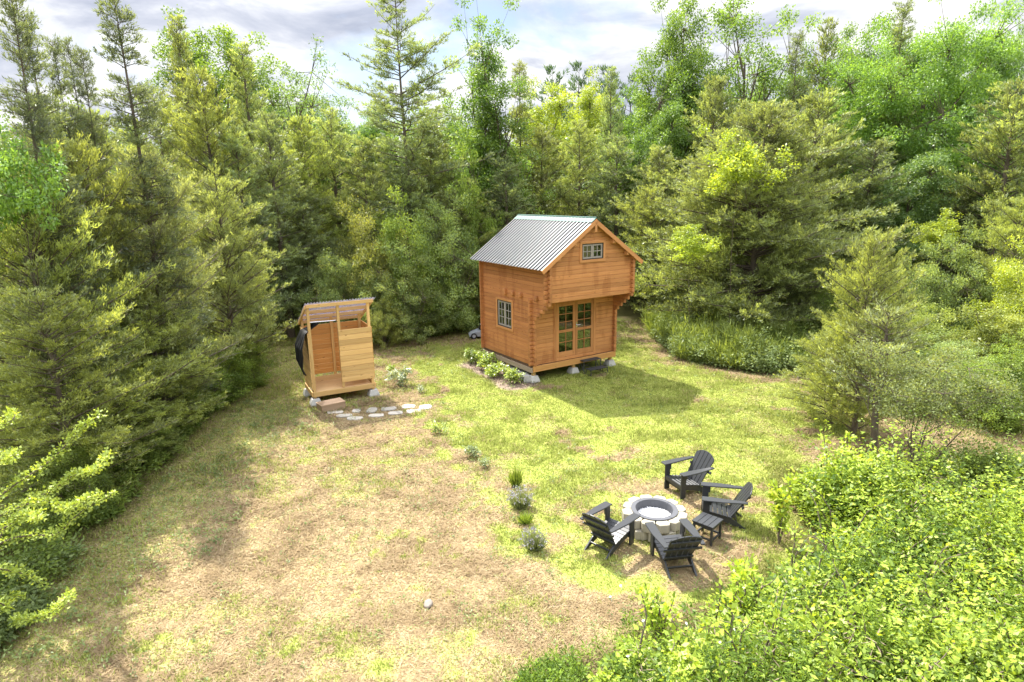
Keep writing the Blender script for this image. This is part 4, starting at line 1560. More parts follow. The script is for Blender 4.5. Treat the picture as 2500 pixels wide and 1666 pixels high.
def broad_data(h, w, seed, lobes=12, ncl=150, per=60, leaf=0.13, clr=0.33, base=0.25, trunk_r=None, multi=1, wid=0.55, sparse=0.0, lr=0.26, flat=0.75):
    """broadleaf tree or shrub: leaf clusters gathered in lobes round a branching frame"""
    rg = np.random.default_rng(seed)
    tl = []
    cz, rz_ = (base + 1) / 2 * h, (1 - base) / 2 * h
    lc = []
    tries = 0
    while len(lc) < lobes and tries < 4000:
        tries += 1
        d = rg.normal(0, 1, 3)
        d /= np.linalg.norm(d)
        r = rg.uniform(0.3, 0.86)
        p = np.array([d[0] * w / 2 * r, d[1] * w / 2 * r, d[2] * rz_ * r])
        k = 1.0 if p[2] < 0 else 1.0
        if all(np.linalg.norm((p - q) / np.array([w / 2, w / 2, rz_])) > 0.36 for q in lc):
            lc.append(p)
    lc = np.array(lc) + np.array([0, 0, cz])
    lt = rg.uniform(0.05, 0.5, len(lc))
    tr = trunk_r or 0.012 * h + 0.02
    stems = []
    for m_ in range(multi):
        ox, oy = (rg.normal(0, 0.10 * w, 2) if multi > 1 else (0, 0))
        z1 = h * (0.78 if multi == 1 else 0.6)
        s = np.linspace(0, 1, 8)
        stem = np.stack([ox * s * 2.2 + 0.05 * np.sin(s * 6 + seed), oy * s * 2.2 + 0.05 * np.cos(s * 5 + seed), s * z1], 1)
        tl.append((stem, np.linspace(tr, tr * 0.2, 8), 7))
        stems.append(stem)
    for q in lc:
        stem = stems[rg.integers(len(stems))]
        zt = max(q[2] - rg.uniform(0.5, 1.0) * np.hypot(q[0], q[1]) - 0.14 * h, 0.10 * h)
        a = np.array([np.interp(zt, stem[:, 2], stem[:, 0]), np.interp(zt, stem[:, 2], stem[:, 1]), min(zt, stem[-1, 2])])
        s = np.linspace(0, 1, 6)[:, None]
        pts = a * (1 - s) + q * s
        pts[:, 2] -= 0.05 * np.linalg.norm(q - a) * np.sin(s[:, 0] * np.pi)
        tl.append((pts, np.linspace(tr * 0.33, tr * 0.09, 6), 5))
    li = rg.integers(len(lc), size=ncl)
    off = rg.normal(0, 1, (ncl, 3)) * np.array([w / 2 * lr, w / 2 * lr, rz_ * lr])
    cc = lc[li] + off
    cc[:, 2] = np.maximum(cc[:, 2], 0.10)
    ct = lt[li] + rg.normal(0, 0.12, ncl)
    for k in range(ncl):
        q = lc[li[k]]
        s = np.linspace(0, 1, 4)[:, None]
        pts = q * (1 - s) + cc[k] * s
        tl.append((pts, np.linspace(tr * 0.10 + 0.002, 0.003, 4), 3))
    n = np.maximum((per * rg.uniform(0.5, 1.4, ncl)).astype(int), 4)
    idx = np.repeat(np.arange(ncl), n)
    N_ = len(idx)
    o = rg.normal(0, 1, (N_, 3))
    o = o / (np.linalg.norm(o, axis=1, keepdims=True) + 1e-9) * (rg.random((N_, 1)) ** 0.45)
    P = cc[idx] + o * clr * np.array([1, 1, flat])
    P[:, 2] = np.maximum(P[:, 2], 0.03)
    A = norm(o * 0.8 + rg.normal(0, 0.6, (N_, 3)) + np.array([0, 0, -0.15]))
    nrm = norm(rg.normal(0, 0.55, (N_, 3)) + np.array([0, 0, 0.9]))
    B = norm(np.cross(nrm, A))
    L = leaf * rg.uniform(0.65, 1.3, N_)
    W = L * wid * rg.uniform(0.8, 1.2, N_)
    tn = np.clip(ct[idx] + 0.10 + rg.normal(0, 0.19, N_), 0, 1)
    return leaf_quads(P, A, B, L, W, tn), tl


def plant_at(name, data, loc, leafm, barkm, label, cat, group=None, rz=0.0, sc=1.0, crown='crown', trunk='trunk'):
    (V, F, T), tl = data
    r = empty(name, loc, rz, label, cat, group)
    link_mesh(crown, np_mesh(crown, V, F, {'tint': T}), leafm, r)
    tubes_mesh(trunk, tl, barkm, r)
    r.scale = (sc, sc, sc)
    return r


PROTO = {}


def proto(key, fn):
    """keeps crown and trunk meshes of a kind so that its trees can share them"""
    if key not in PROTO:
        (V, F, T), tl = fn()
        Vs, Fs, o = [], [], 0
        for pts, rad, sides in tl:
            a, b, _ = tube_arrays(pts, rad, sides)
            Vs.append(a)
            Fs.append(np.array(b) + o)
            o += len(a)
        tv = np.concatenate(Vs)
        PROTO[key] = (np_mesh('crown', V, F, {'tint': T}), np_mesh('trunk', tv, np.concatenate(Fs), {'tint': np.full(len(tv), 0.5)}, True))
    return PROTO[key]


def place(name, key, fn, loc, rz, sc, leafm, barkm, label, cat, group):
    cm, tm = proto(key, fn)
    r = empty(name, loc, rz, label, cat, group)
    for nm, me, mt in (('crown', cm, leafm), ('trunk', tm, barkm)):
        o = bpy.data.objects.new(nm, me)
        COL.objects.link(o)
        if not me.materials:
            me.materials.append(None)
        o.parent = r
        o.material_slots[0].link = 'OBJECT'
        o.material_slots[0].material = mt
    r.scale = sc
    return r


# kinds: builder for a tree of nominal height and width
KIND = {
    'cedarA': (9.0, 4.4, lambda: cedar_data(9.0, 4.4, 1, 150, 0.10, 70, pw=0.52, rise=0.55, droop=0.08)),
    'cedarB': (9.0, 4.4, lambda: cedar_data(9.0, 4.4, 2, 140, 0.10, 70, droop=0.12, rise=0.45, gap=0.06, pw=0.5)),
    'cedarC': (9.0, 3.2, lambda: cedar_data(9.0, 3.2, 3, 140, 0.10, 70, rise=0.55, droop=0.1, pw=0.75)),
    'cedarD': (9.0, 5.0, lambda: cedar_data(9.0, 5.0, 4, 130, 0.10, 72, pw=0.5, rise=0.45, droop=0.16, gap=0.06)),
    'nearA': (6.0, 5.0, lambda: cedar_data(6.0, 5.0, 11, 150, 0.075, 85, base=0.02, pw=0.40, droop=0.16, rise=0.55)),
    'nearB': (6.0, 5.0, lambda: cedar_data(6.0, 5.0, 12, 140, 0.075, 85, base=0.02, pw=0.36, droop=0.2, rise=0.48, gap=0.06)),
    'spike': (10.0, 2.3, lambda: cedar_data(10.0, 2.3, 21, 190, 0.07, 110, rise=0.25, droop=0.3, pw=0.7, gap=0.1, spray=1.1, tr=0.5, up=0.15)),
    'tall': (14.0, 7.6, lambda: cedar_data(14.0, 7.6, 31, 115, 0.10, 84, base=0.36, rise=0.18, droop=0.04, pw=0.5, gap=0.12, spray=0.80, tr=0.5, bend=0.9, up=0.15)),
    'mapleA': (10.0, 5.5, lambda: broad_data(10.0, 5.5, 41, 22, 430, 240, 0.085, 0.42, 0.16, wid=0.7, lr=0.16)),
    'mapleB': (10.0, 5.0, lambda: broad_data(10.0, 5.0, 42, 20, 390, 240, 0.085, 0.42, 0.12, wid=0.65, lr=0.16)),
    'bigleaf': (11.0, 8.0, lambda: broad_data(11.0, 8.0, 43, 34, 640, 260, 0.09, 0.42, 0.1, wid=0.5, lr=0.15)),
    'sparse': (12.0, 5.0, lambda: broad_data(12.0, 5.0, 44, 16, 210, 90, 0.10, 0.36, 0.35, wid=0.6, lr=0.26)),
    'narrow': (10.0, 3.4, lambda: broad_data(10.0, 3.4, 45, 14, 220, 150, 0.092, 0.36, 0.15, wid=0.6)),
    'ashbare': (10.0, 5.0, lambda: broad_data(10.0, 5.0, 46, 14, 130, 80, 0.10, 0.30, 0.45, wid=0.45, lr=0.25)),
    'bushA': (3.2, 3.6, lambda: broad_data(3.2, 3.6, 51, 17, 240, 150, 0.06, 0.25, 0.02, multi=5, trunk_r=0.03, wid=0.5, lr=0.24)),
    'bushB': (3.2, 3.2, lambda: broad_data(3.2, 3.2, 52, 15, 220, 150, 0.062, 0.25, 0.0, multi=5, trunk_r=0.03, wid=0.55, lr=0.26)),
    'bigcedar': (8.6, 8.8, lambda: cedar_data(8.6, 8.8, 14, 290, 0.10, 60, base=0.015, pw=0.6, rise=0.30, droop=0.20, gap=0.06, spray=0.9)),
    'sprout': (8.0, 2.6, lambda: broad_data(8.0, 2.6, 47, 7, 60, 90, 0.10, 0.28, 0.74, wid=0.6, trunk_r=0.02, lr=0.34)),
    'pine': (12.0, 6.0, lambda: cedar_data(12.0, 6.0, 61, 70, 0.28, 16, rise=0.3, droop=0.05, pw=0.6, gap=0.1)),
}
GRP = {'cedar_tree': 'cedar trees round the clearing', 'broadleaf_tree': 'broadleaf trees behind the cedars', 'shrub': 'shrubs along the forest edge',
       'spruce_tree': 'narrow dark conifers', 'maple_tree': 'yellow green maples', 'pine_tree': 'distant pines', 'juniper_bush': 'low junipers at the edge'}
trng = random.Random(99)


def tree(name, kind, xD, Y, topD, width, mat, label, bark='bark', xoff=0.0):
    h0, w0, fn = KIND[kind]
    top = at(xD, topD, Y)
    hz = max(top.z, 0.8)
    p = (top.x + xoff, Y, -0.02)
    place(name, kind, fn, p, trng.uniform(0, 6.28), (width / w0, width / w0, hz / h0), M[mat], M[bark], label, name.replace('_', ' ').split()[-1] if name != 'juniper_bush' else 'shrub', GRP[name])


C_, B_, S_, SP, MP, PN, JB = 'cedar_tree', 'broadleaf_tree', 'shrub', 'spruce_tree', 'maple_tree', 'pine_tree', 'juniper_bush'
TREES = [
    # left flank, near
    (C_, 'nearA', 40, 11.4, 420, 4.2, 'cedar_yel', 'yellowish cedar filling the left edge of the picture at mid height'),
    (C_, 'nearB', 165, 13.4, 355, 3.8, 'cedar_yel', 'broad olive cedar second from the left edge above the low junipers'),
    (C_, 'nearB', 325, 14.6, 375, 4.0, 'cedar_grey', 'greyish cedar with bare twigs directly below the tall dark spruce', 'bark_pale'),
    (C_, 'nearA', 495, 17.4, 430, 4.2, 'cedar', 'olive cedar left of the shower whose skirt reaches the clearing'),
    (JB, 'nearA', 340, 13.4, 700, 3.3, 'cedar_yel', 'low yellow green juniper spilling toward the shower from the left'),
    (JB, 'nearB', 90, 10.2, 690, 3.6, 'cedar_yel', 'low yellow green juniper behind the arching pale branches at left'),
    (JB, 'nearB', 220, 12.0, 790, 3.4, 'cedar_yel', 'low pale juniper between the arching branches and the shaded grass'),
    (JB, 'nearA', 355, 12.3, 985, 1.6, 'cedar_yel', 'flat pale juniper tip reaching over the shaded grass'),
    (S_, 'bushB', 575, 17.3, 790, 1.8, 'weed', 'bright green shrub at the forest edge nearest the shower curtain'),
    (S_, 'bushA', 265, 11.6, 985, 1.7, 'weed', 'fresh green shrub at the lawn edge above the arching branches'),
    (S_, 'bushB', 150, 9.6, 1020, 1.6, 'weed', 'fresh green shrub under the upper arching branches'),
    (S_, 'bushB', 480, 15.6, 800, 2.6, 'weed', 'dark green rounded shrub at the forest edge left of the shower'),
    (S_, 'bushA', 410, 14.6, 820, 2.0, 'weed', 'dark green shrub under the low juniper left of the shower'),
    # left, middle and far
    (B_, 'sprout', 10, 10.8, 285, 1.5, 'maple', 'small bright broadleaf crown cut by the left edge of the picture'),
    (SP, 'spike', 12, 11.6, -30, 1.6, 'spruce', 'dark blurred spire at the extreme upper left corner'),
    (SP, 'spike', 58, 12.6, 20, 1.6, 'spruce', 'dark spire just right of the upper left corner'),
    (SP, 'spike', 122, 14.5, 80, 1.3, 'spruce', 'thin spire leftmost of the trio left of the tall spruce'),
    (SP, 'spike', 152, 15.6, 85, 1.3, 'spruce', 'thin spire in the middle of the trio left of the tall spruce'),
    (SP, 'spike', 183, 15.2, 105, 1.3, 'spruce', 'thin spire rightmost of the trio left of the tall spruce'),
    (SP, 'spike', 262, 14.2, -12, 2.3, 'spruce', 'tall dark spruce in the left quarter running off the top edge'),
    (C_, 'cedarB', 95, 14.2, 235, 3.2, 'cedar', 'olive cedar below the left corner spires'),
    (C_, 'cedarA', 215, 16.4, 270, 3.6, 'cedar', 'olive cedar between the left spires and the tall spruce foot'),
    (C_, 'cedarD', 350, 23, 215, 4.2, 'cedar', 'olive cedar just right of the tall dark spruce'),
    (C_, 'cedarC', 408, 26, 50, 3.4, 'cedar', 'thin pointed cedar in front of the left bright broadleaf crown'),
    (B_, 'mapleA', 478, 34, 38, 7.4, 'maple', 'bright green broadleaf crown above the cedars in the left third'),
    (C_, 'cedarA', 455, 22.5, 175, 4.4, 'cedar_yel', 'yellow green cedar below the left bright broadleaf crown'),
    (C_, 'cedarC', 560, 27, 112, 4.0, 'cedar', 'pointed cedar right of the left bright broadleaf crown'),
    (C_, 'cedarB', 540, 22.5, 300, 4.2, 'cedar_dark', 'dark cedar behind the olive cedar left of the shower'),
    (B_, 'ashbare', 665, 33, 105, 6.5, 'ash', 'thin leaved ash with bare limbs showing between two cedars'),
    (C_, 'cedarB', 615, 23.5, 270, 4.4, 'cedar_dark', 'dark cedar with bare lower trunk behind the shower'),
    (C_, 'cedarA', 690, 26, 280, 4.2, 'cedar_yel', 'yellow green cedar below the thin leaved ash'),
    (C_, 'cedarD', 760, 27.5, 262, 4.8, 'cedar', 'broad olive cedar left of the tall open conifer'),
    (C_, 'cedarB', 690, 24.3, 430, 4.0, 'cedar_dark', 'short dark cedar above the shower roof'),
    (C_, 'tall', 912, 26.5, -22, 8.4, 'cedar_dark', 'tallest open conifer with level limbs against the clouds in the centre left'),
    (C_, 'cedarD', 835, 26, 330, 4.6, 'cedar', 'olive cedar beneath the left limbs of the tall open conifer'),
    (C_, 'cedarA', 990, 27, 300, 4.6, 'cedar', 'olive cedar beneath the right limbs of the tall open conifer'),
    (C_, 'cedarB', 925, 25.5, 395, 4.2, 'cedar_dark', 'dark cedar in front of the trunk of the tall open conifer'),
    (B_, 'narrow', 1112, 29, 80, 3.6, 'maple', 'narrow bright broadleaf tree left above the cabin roof'),
    (B_, 'narrow', 1150, 28, 220, 3.4, 'maple', 'shorter bright broadleaf tree beside the narrow one'),
    (C_, 'spike', 1195, 30, 140, 2.6, 'cedar', 'thin pointed cedar right of the narrow bright broadleaf tree'),
    (C_, 'cedarA', 1070, 26, 420, 4.2, 'cedar', 'olive cedar left of the cabin roof'),
    (C_, 'cedarB', 1160, 26.5, 370, 4.2, 'cedar_dark', 'dark cedar behind the cabin roof left end'),
    (S_, 'bushB', 1085, 26, 400, 2.6, 'weed', 'mid green bushy sapling below the narrow bright broadleaf tree'),
    (B_, 'mapleA', 605, 37, 215, 5.5, 'maple', 'light green crown filling the gap left of the thin leaved ash'),
    (B_, 'mapleB', 705, 38, 232, 5.5, 'maple', 'light green crown low behind the thin leaved ash'),
    (B_, 'mapleA', 795, 37, 245, 5.5, 'ash', 'pale crown on the skyline left of the tall open conifer trunk'),
    (B_, 'mapleB', 870, 38, 262, 5.0, 'maple', 'light green crown low on the skyline behind the tall open conifer'),
    (B_, 'mapleA', 1010, 37, 255, 5.5, 'maple', 'light green crown on the skyline right of the tall open conifer'),
    # shrub bank behind shower and cabin
    (S_, 'bushA', 835, 23.4, 495, 3.2, 'olive_yel', 'rounded sunlit yellow shrub behind the gap between shower and cabin'),
    (S_, 'bushB', 908, 23.9, 485, 3.6, 'weed', 'dark green rounded shrub right of the sunlit yellow shrub'),
    (S_, 'bushA', 1000, 23.9, 478, 3.8, 'olive', 'tall grey green shrub left of the cabin roof eave'),
    (S_, 'bushA', 775, 22.6, 600, 3.0, 'olive', 'grey green shrub just behind the shower roof'),
    (S_, 'bushA', 925, 22.5, 605, 3.0, 'olive', 'grey green shrub halfway between shower and cabin'),
    (S_, 'bushB', 1045, 25.6, 555, 3.0, 'olive', 'grey green shrub touching the cabin left wall'),
    (S_, 'bushB', 700, 24.0, 580, 2.4, 'olive', 'grey green shrub left of the shower roof'),
    (S_, 'bushA', 880, 21.8, 690, 1.6, 'olive_yel', 'small yellowish shrub on the grass edge right of the shower'),
    (S_, 'bushB', 985, 23.6, 640, 2.2, 'weed', 'deep green shrub low behind the mower'),
    # centre back, over the cabin
    (MP, 'mapleB', 1265, 38, 205, 6.0, 'maple_yel', 'left of the two yellow maples above the cabin'),
    (MP, 'mapleA', 1350, 41, 180, 5.6, 'maple_yel', 'right of the two yellow maples above the cabin'),
    (PN, 'pine', 1268, 66, 158, 8.0, 'pine_far', 'leftmost distant pine on the skyline above the cabin'),
    (PN, 'pine', 1330, 68, 150, 8.0, 'pine_far', 'tallest distant pine on the skyline above the cabin'),
    (PN, 'pine', 1395, 66, 160, 8.0, 'pine_far', 'third distant pine on the skyline above the cabin'),
    (PN, 'pine', 1450, 64, 178, 7.0, 'pine_far', 'rightmost distant pine on the skyline above the cabin'),
    (C_, 'cedarC', 1408, 33, 165, 3.2, 'cedar_dark', 'dark pointed cedar in front of the distant pines'),
    (C_, 'cedarA', 1245, 30, 300, 4.6, 'cedar', 'olive cedar below the left yellow maple'),
    (C_, 'cedarD', 1330, 30.5, 285, 4.4, 'cedar', 'olive cedar below the right yellow maple'),
    (C_, 'cedarB', 1420, 29.5, 320, 4.6, 'cedar_dark', 'dark cedar behind the cabin roof ridge right end'),
    (B_, 'mapleB', 1465, 35, 225, 5.0, 'maple', 'green broadleaf crown right of the distant pines'),
    (C_, 'cedarA', 1515, 28, 345, 4.2, 'cedar', 'olive cedar between the cabin gable and the bright right trees'),
    (C_, 'nearB', 1500, 26.5, 445, 4.4, 'cedar_yel', 'yellow green cedar with level sprays right of the cabin gable'),
    # right back
    (B_, 'mapleB', 1570, 33, 15, 5.6, 'maple', 'tall bright broadleaf tree right of the open sky'),
    (B_, 'sparse', 1722, 31.5, -22, 6.0, 'maple', 'tall see through broadleaf tree running off the top edge at right'),
    (B_, 'mapleA', 1520, 31, 215, 4.4, 'maple', 'green broadleaf crown below the tall bright broadleaf tree'),
    (C_, 'cedarA', 1645, 28.5, 190, 4.4, 'cedar', 'olive cedar between the two tall bright broadleaf trees'),
    (C_, 'spike', 1838, 29, 70, 2.4, 'cedar_dark', 'thin dark cedar spire right of the see through tree'),
    (C_, 'cedarC', 1908, 30, 55, 3.6, 'cedar', 'pointed cedar, broadest spire right of the see through tree'),
    (B_, 'mapleB', 1960, 36, 75, 4.6, 'ash', 'pale grey green crown behind the pointed right cedars'),
    (B_, 'mapleA', 1800, 35, 120, 5.0, 'maple', 'green crown filling the gap behind the thin dark spire'),
    (C_, 'bigcedar', 1760, 22.6, 245, 8.4, 'cedar', 'huge spreading cedar right of the cabin'),
    (C_, 'cedarB', 1640, 24.2, 330, 5.2, 'cedar', 'cedar against the left flank of the huge spreading cedar'),
    (C_, 'cedarA', 1885, 24.5, 225, 5.6, 'cedar', 'tall olive cedar against the right flank of the huge spreading cedar'),
    (C_, 'cedarB', 2010, 23.5, 330, 5.0, 'cedar_dark', 'dark cedar below the large right broadleaf crown'),
    (B_, 'bigleaf', 2150, 27.5, -15, 8.4, 'maple', 'largest bright broadleaf tree in the upper right'),
    (B_, 'mapleB', 2050, 31, 75, 5.6, 'maple', 'bright broadleaf crown left of the largest right tree'),
    (C_, 'spike', 2085, 27, -2, 2.6, 'cedar_dark', 'thin cedar spire in front of the large right broadleaf crowns'),
    (B_, 'bigleaf', 2310, 30, 15, 7.0, 'ash', 'grey green broadleaf crown in the upper right corner'),
    (C_, 'cedarA', 2335, 22, 200, 5.2, 'cedar', 'olive cedar cut by the right edge below the corner crown'),
    (C_, 'cedarB', 2225, 23, 420, 4.6, 'cedar_dark', 'dark cedar under the largest right broadleaf tree'),
    (B_, 'mapleA', 2105, 24, 330, 4.4, 'ash', 'green broadleaf crown low under the largest right tree'),
    (MP, 'sprout', 1702, 20.9, 305, 2.4, 'maple_yel', 'yellow maple growing up through the left of the huge cedar'),
    (MP, 'sprout', 1592, 20.8, 520, 1.9, 'maple_yel', 'small yellow maple between the cabin gable and the huge cedar'),
    (MP, 'sprout', 2168, 20.8, 488, 1.5, 'maple_yel', 'small yellow maple sprout above the round right shrub'),
    # right meadow
    (JB, 'nearA', 2010, 12.6, 560, 2.7, 'cedar_yel', 'slim feathery juniper sapling above the dry path at right'),
    (JB, 'nearB', 1930, 13.6, 760, 2.6, 'cedar_yel', 'low feathery juniper leaning over the lawn at right'),
    (S_, 'bushA', 2180, 19.5, 555, 2.9, 'olive', 'round fine leaved shrub with dark stems in the right meadow'),
    (S_, 'bushB', 2290, 16, 700, 3.0, 'brush', 'pale yellow green shrub near the right edge'),
    (S_, 'bushA', 2090, 17.0, 690, 2.6, 'brush', 'pale shrub behind the slim juniper sapling'),
    (S_, 'bushB', 2335, 17.5, 590, 2.4, 'maple_yel', 'bright yellow leaved bush cut by the right edge'),
    (S_, 'bushA', 2200, 14.8, 790, 2.6, 'olive', 'dull green shrub right of the twiggy grey shrub'),
    (S_, 'bushB', 2330, 13.2, 800, 2.2, 'weed', 'dark green shrub at the right edge above the dry path'),
    (C_, 'nearA', 2350, 19.5, 470, 3.6, 'cedar_yel', 'yellow green cedar at the right edge above the meadow'),
    (S_, 'bushA', 1990, 20.5, 640, 2.6, 'weed', 'green shrub at the right foot of the huge cedar'),
]
for tr_ in TREES:
    tree(*tr_)

# twiggy grey shrub with bare stems in front of the path
p = G(2090, 1130)
plant_at('shrub', broad_data(2.7, 2.5, 77, 16, 190, 80, 0.042, 0.20, 0.46, multi=6, trunk_r=0.028, wid=0.5, lr=0.2), (p.x, p.y, 0), M['twiggy'], M['bark'],
         'twiggy grey shrub on bare leaning stems beside the dry path', 'shrub', GRP['shrub'])
p = G(2000, 1052)
tl = [(np.array([(0, 0, 0), (0.05, 0.02, 0.5), (0.02, 0.08, 1.1), (0.1, 0.0, 1.9), (0.05, 0.1, 2.7)]), np.linspace(0.075, 0.02, 5), 7)]
dt = cedar_data(3.0, 2.1, 78, 60, 0.07, 60, base=0.34, pw=0.5, droop=0.15, rise=0.35, gap=0.1)
plant_at('cedar_tree', (dt[0], dt[1] + tl), (p.x, p.y, 0), M['cedar_grey'], M['bark'], 'small grey cedar sapling on a bare crooked trunk beside the dry path', 'tree', GRP['cedar_tree'])

# far wood behind everything: one mass
rg = np.random.default_rng(8)
pieces = []
cd, _ = cedar_data(9.0, 5.0, 81, 70, 0.24, 22, pw=0.6)
ce, _ = broad_data(10.0, 6.0, 82, 16, 150, 50, 0.22, 0.6, 0.08, wid=0.7)
Vs, Ts = [], []
for k in range(150):
    Y = rg.uniform(33, 78)
    x = rg.uniform(-0.95, 1.0) * Y
    s = rg.uniform(0.75, 1.1)
    (V, F, T) = cd if rg.random() < 0.5 else ce
    hz = s * (0.9 + 0.012 * (Y - 33))
    if abs(x - 0.09 * Y) < 0.10 * Y:
        hz *= 0.8
    R_ = rotz(rg.random() * 6.28)
    Vs.append((V @ R_.T) * np.array([s, s, hz]) + np.array([x, Y, 0]))
    Ts.append(np.clip(T * 0.8 + rg.uniform(-0.1, 0.3), 0, 1))
for sgn in (-1, 1):
    for k in range(16):
        Y = rg.uniform(2, 30)
        x = sgn * (max(19, Y * 0.95) + rg.uniform(2, 14))
        (V, F, T) = cd
        Vs.append((V @ rotz(rg.random() * 6.28).T) * rg.uniform(0.8, 1.1) + np.array([x, Y, 0]))
        Ts.append(T)
V = np.concatenate(Vs)
T = np.concatenate(Ts)
fw = link_mesh('far_woods', np_mesh('far_woods', V, np.arange(len(V)).reshape(-1, 4), {'tint': T}), leaf_mat('far_wood_foliage', (0.095, 0.14, 0.042), (0.26, 0.37, 0.10), 0.36))
tag(fw, 'mixed green wood reading as one mass behind the nearer trees', 'wood', kind='stuff')

# ------------------------------------------------------------------ undergrowth
def weeds(poly_pts, n, hmin, hmax, per, leaf, wid, seed, hill=None, spread=0.10, el0=0.05):
    """leafy stems standing in the polygon; returns leaf quads"""
    rg = np.random.default_rng(seed)
    poly = np.array(poly_pts, float)
    lo, hi = poly.min(0), poly.max(0)
    x = rg.uniform(lo[0], hi[0], n * 6)
    y = rg.uniform(lo[1], hi[1], n * 6)
    sd = poly_sd(x, y, poly)
    ok = (sd > 0) & (rg.random(len(x)) < np.clip((fbm(x * 0.9, y * 0.9, seed) - 0.33) * 4.0, 0.04, 1))
    x, y, sd = x[ok][:n], y[ok][:n], sd[ok][:n]
    m = len(x)
    h = rg.uniform(hmin, hmax, m) * (0.15 + 1.6 * fbm(x * 1.1, y * 1.1, seed + 5, 3)) * (0.5 + 0.5 * np.clip(sd / 0.8, 0, 1))
    if hill is not None:
        h = h * hill(x, y)
    ct = np.clip(fbm(x * 0.7, y * 0.7, seed + 9) * 1.5 - 0.5, 0, 1)
    ln = rg.normal(0, 0.22, (m, 2))
    idx = np.repeat(np.arange(m), per)
    N_ = len(idx)
    f = rg.random(N_) ** 0.75
    hh = h[idx]
    az = rg.uniform(0, 6.283, N_)
    rad = spread * rg.uniform(0.2, 1, N_) * (1.2 - 0.6 * f)
    P = np.stack([x[idx] + ln[idx, 0] * hh * f ** 1.5 + rad * np.cos(az), y[idx] + ln[idx, 1] * hh * f ** 1.5 + rad * np.sin(az), hh * f + 0.02], 1)
    el = rg.normal(el0, 0.45, N_)
    A = np.stack([np.cos(az) * np.cos(el), np.sin(az) * np.cos(el), np.sin(el)], 1)
    nrm = norm(rg.normal(0, 0.45, (N_, 3)) + np.array([0, 0, 1.0]))
    B = norm(np.cross(nrm, A))
    L = leaf * rg.uniform(0.55, 1.35, N_)
    T = np.clip(0.12 + 0.62 * ct[idx] + (rg.normal(0, 0.18, m))[idx] + rg.normal(0, 0.15, N_), 0, 1)
    return leaf_quads(P, A, B, L, L * wid * rg.uniform(0.8, 1.2, N_), T)


def stuff(name, parts, mat, label, cat):
    V = np.concatenate([p[0] for p in parts])
    T = np.concatenate([p[2] for p in parts])
    o = link_mesh(name, np_mesh(name, V, np.arange(len(V)).reshape(-1, 4), {'tint': T}), mat)
    return tag(o, label, cat, kind='stuff')


stuff('bramble_thicket', [
    weeds([(4.95, 10.0), (5.6, 9.9), (7.0, 9.5), (8.0, 8.9), (8.5, 7.0), (8.0, 3.0), (0.6, 3.0), (0.6, 5.6), (1.2, 6.15), (2.1, 6.75), (3.2, 7.3), (4.2, 7.85), (4.9, 8.8)],
          3300, 0.55, 1.25, 52, 0.058, 0.58, 201, lambda x, y: 0.50 + 0.75 * sstep(3.6, 5.2, x) * sstep(6.8, 8.6, y) + 0.30 * sstep(4.5, 7, x), 0.14),
    weeds([(5.0, 9.6), (7.6, 9.0), (8.0, 3.6), (1.0, 3.4), (2.4, 6.2), (4.6, 7.6)], 560, 0.8, 1.7, 44, 0.058, 0.5, 203, None, 0.10),
    weeds([(4.8, 9.9), (5.8, 9.8), (6.3, 9.2), (6.1, 8.5), (5.2, 8.1), (4.8, 8.8)], 260, 0.9, 1.4, 60, 0.066, 0.62, 202, None, 0.16)],
    M['bramble'], 'sunlit yellow green bramble thicket filling the lower right of the picture', 'thicket')
stuff('thicket_undergrowth', [
    weeds([(5.0, 9.8), (7.0, 9.3), (8.0, 8.7), (8.4, 7.0), (8.0, 3.0), (0.8, 3.0), (1.0, 5.5), (2.4, 6.5), (4.5, 7.9)], 3000, 0.3, 1.0, 40, 0.052, 0.3, 205, None, 0.10),
    weeds([(-0.3, 5.5), (0.1, 5.95), (0.9, 6.35), (1.9, 7.05), (2.7, 7.3), (2.6, 6.5), (1, 5.2), (-0.3, 5.0)], 480, 0.12, 0.5, 30, 0.05, 0.3, 232, None, 0.08, 0.4)],
    M['under'], 'deeper green narrow leaved growth between the brambles', 'undergrowth')
stuff('tall_grass', [
    weeds([(5.3, 19.2), (5.25, 23.0), (5.6, 26.5), (8.0, 23.5), (11.5, 19.8), (8.7, 17.2), (6.7, 18.0)], 3000, 0.35, 1.15, 18, 0.24, 0.085, 226, None, 0.05, 1.0),
    weeds([(9.0, 13.9), (14, 13.6), (22, 13.9), (22, 16), (12, 16), (9.2, 15.5)], 1500, 0.3, 0.9, 18, 0.22, 0.085, 227, None, 0.05, 1.0)],
    M['brush'], 'tall bright grass along the forest foot right of the cabin', 'grass')
stuff('dry_stalks', [
    weeds([(5.0, 9.8), (7.0, 9.3), (8.0, 8.7), (8.4, 7.0), (8.0, 3.0), (0.8, 3.0), (1.0, 5.5), (2.4, 6.5), (4.5, 7.9)], 500, 0.5, 1.25, 12, 0.10, 0.10, 206, None, 0.07)],
    M['twig'], 'dry brown stalks and dead leaves in the brambles', 'stalks')
stuff('meadow_brush', [
    weeds([(8.6, 14.2), (12.5, 13.8), (17, 13.8), (24, 17), (24, 30), (12, 28), (9.4, 21), (8.8, 17)], 4200, 0.5, 1.3, 26, 0.10, 0.5, 211, None, 0.16),
    weeds([(10.4, 10.7), (12, 10.9), (20, 11.2), (20, 8), (11, 6), (10.2, 8.5)], 1500, 0.5, 1.2, 26, 0.075, 0.5, 212, None, 0.13)],
    M['brush'], 'pale overgrown brush covering the meadow at the right', 'brush')
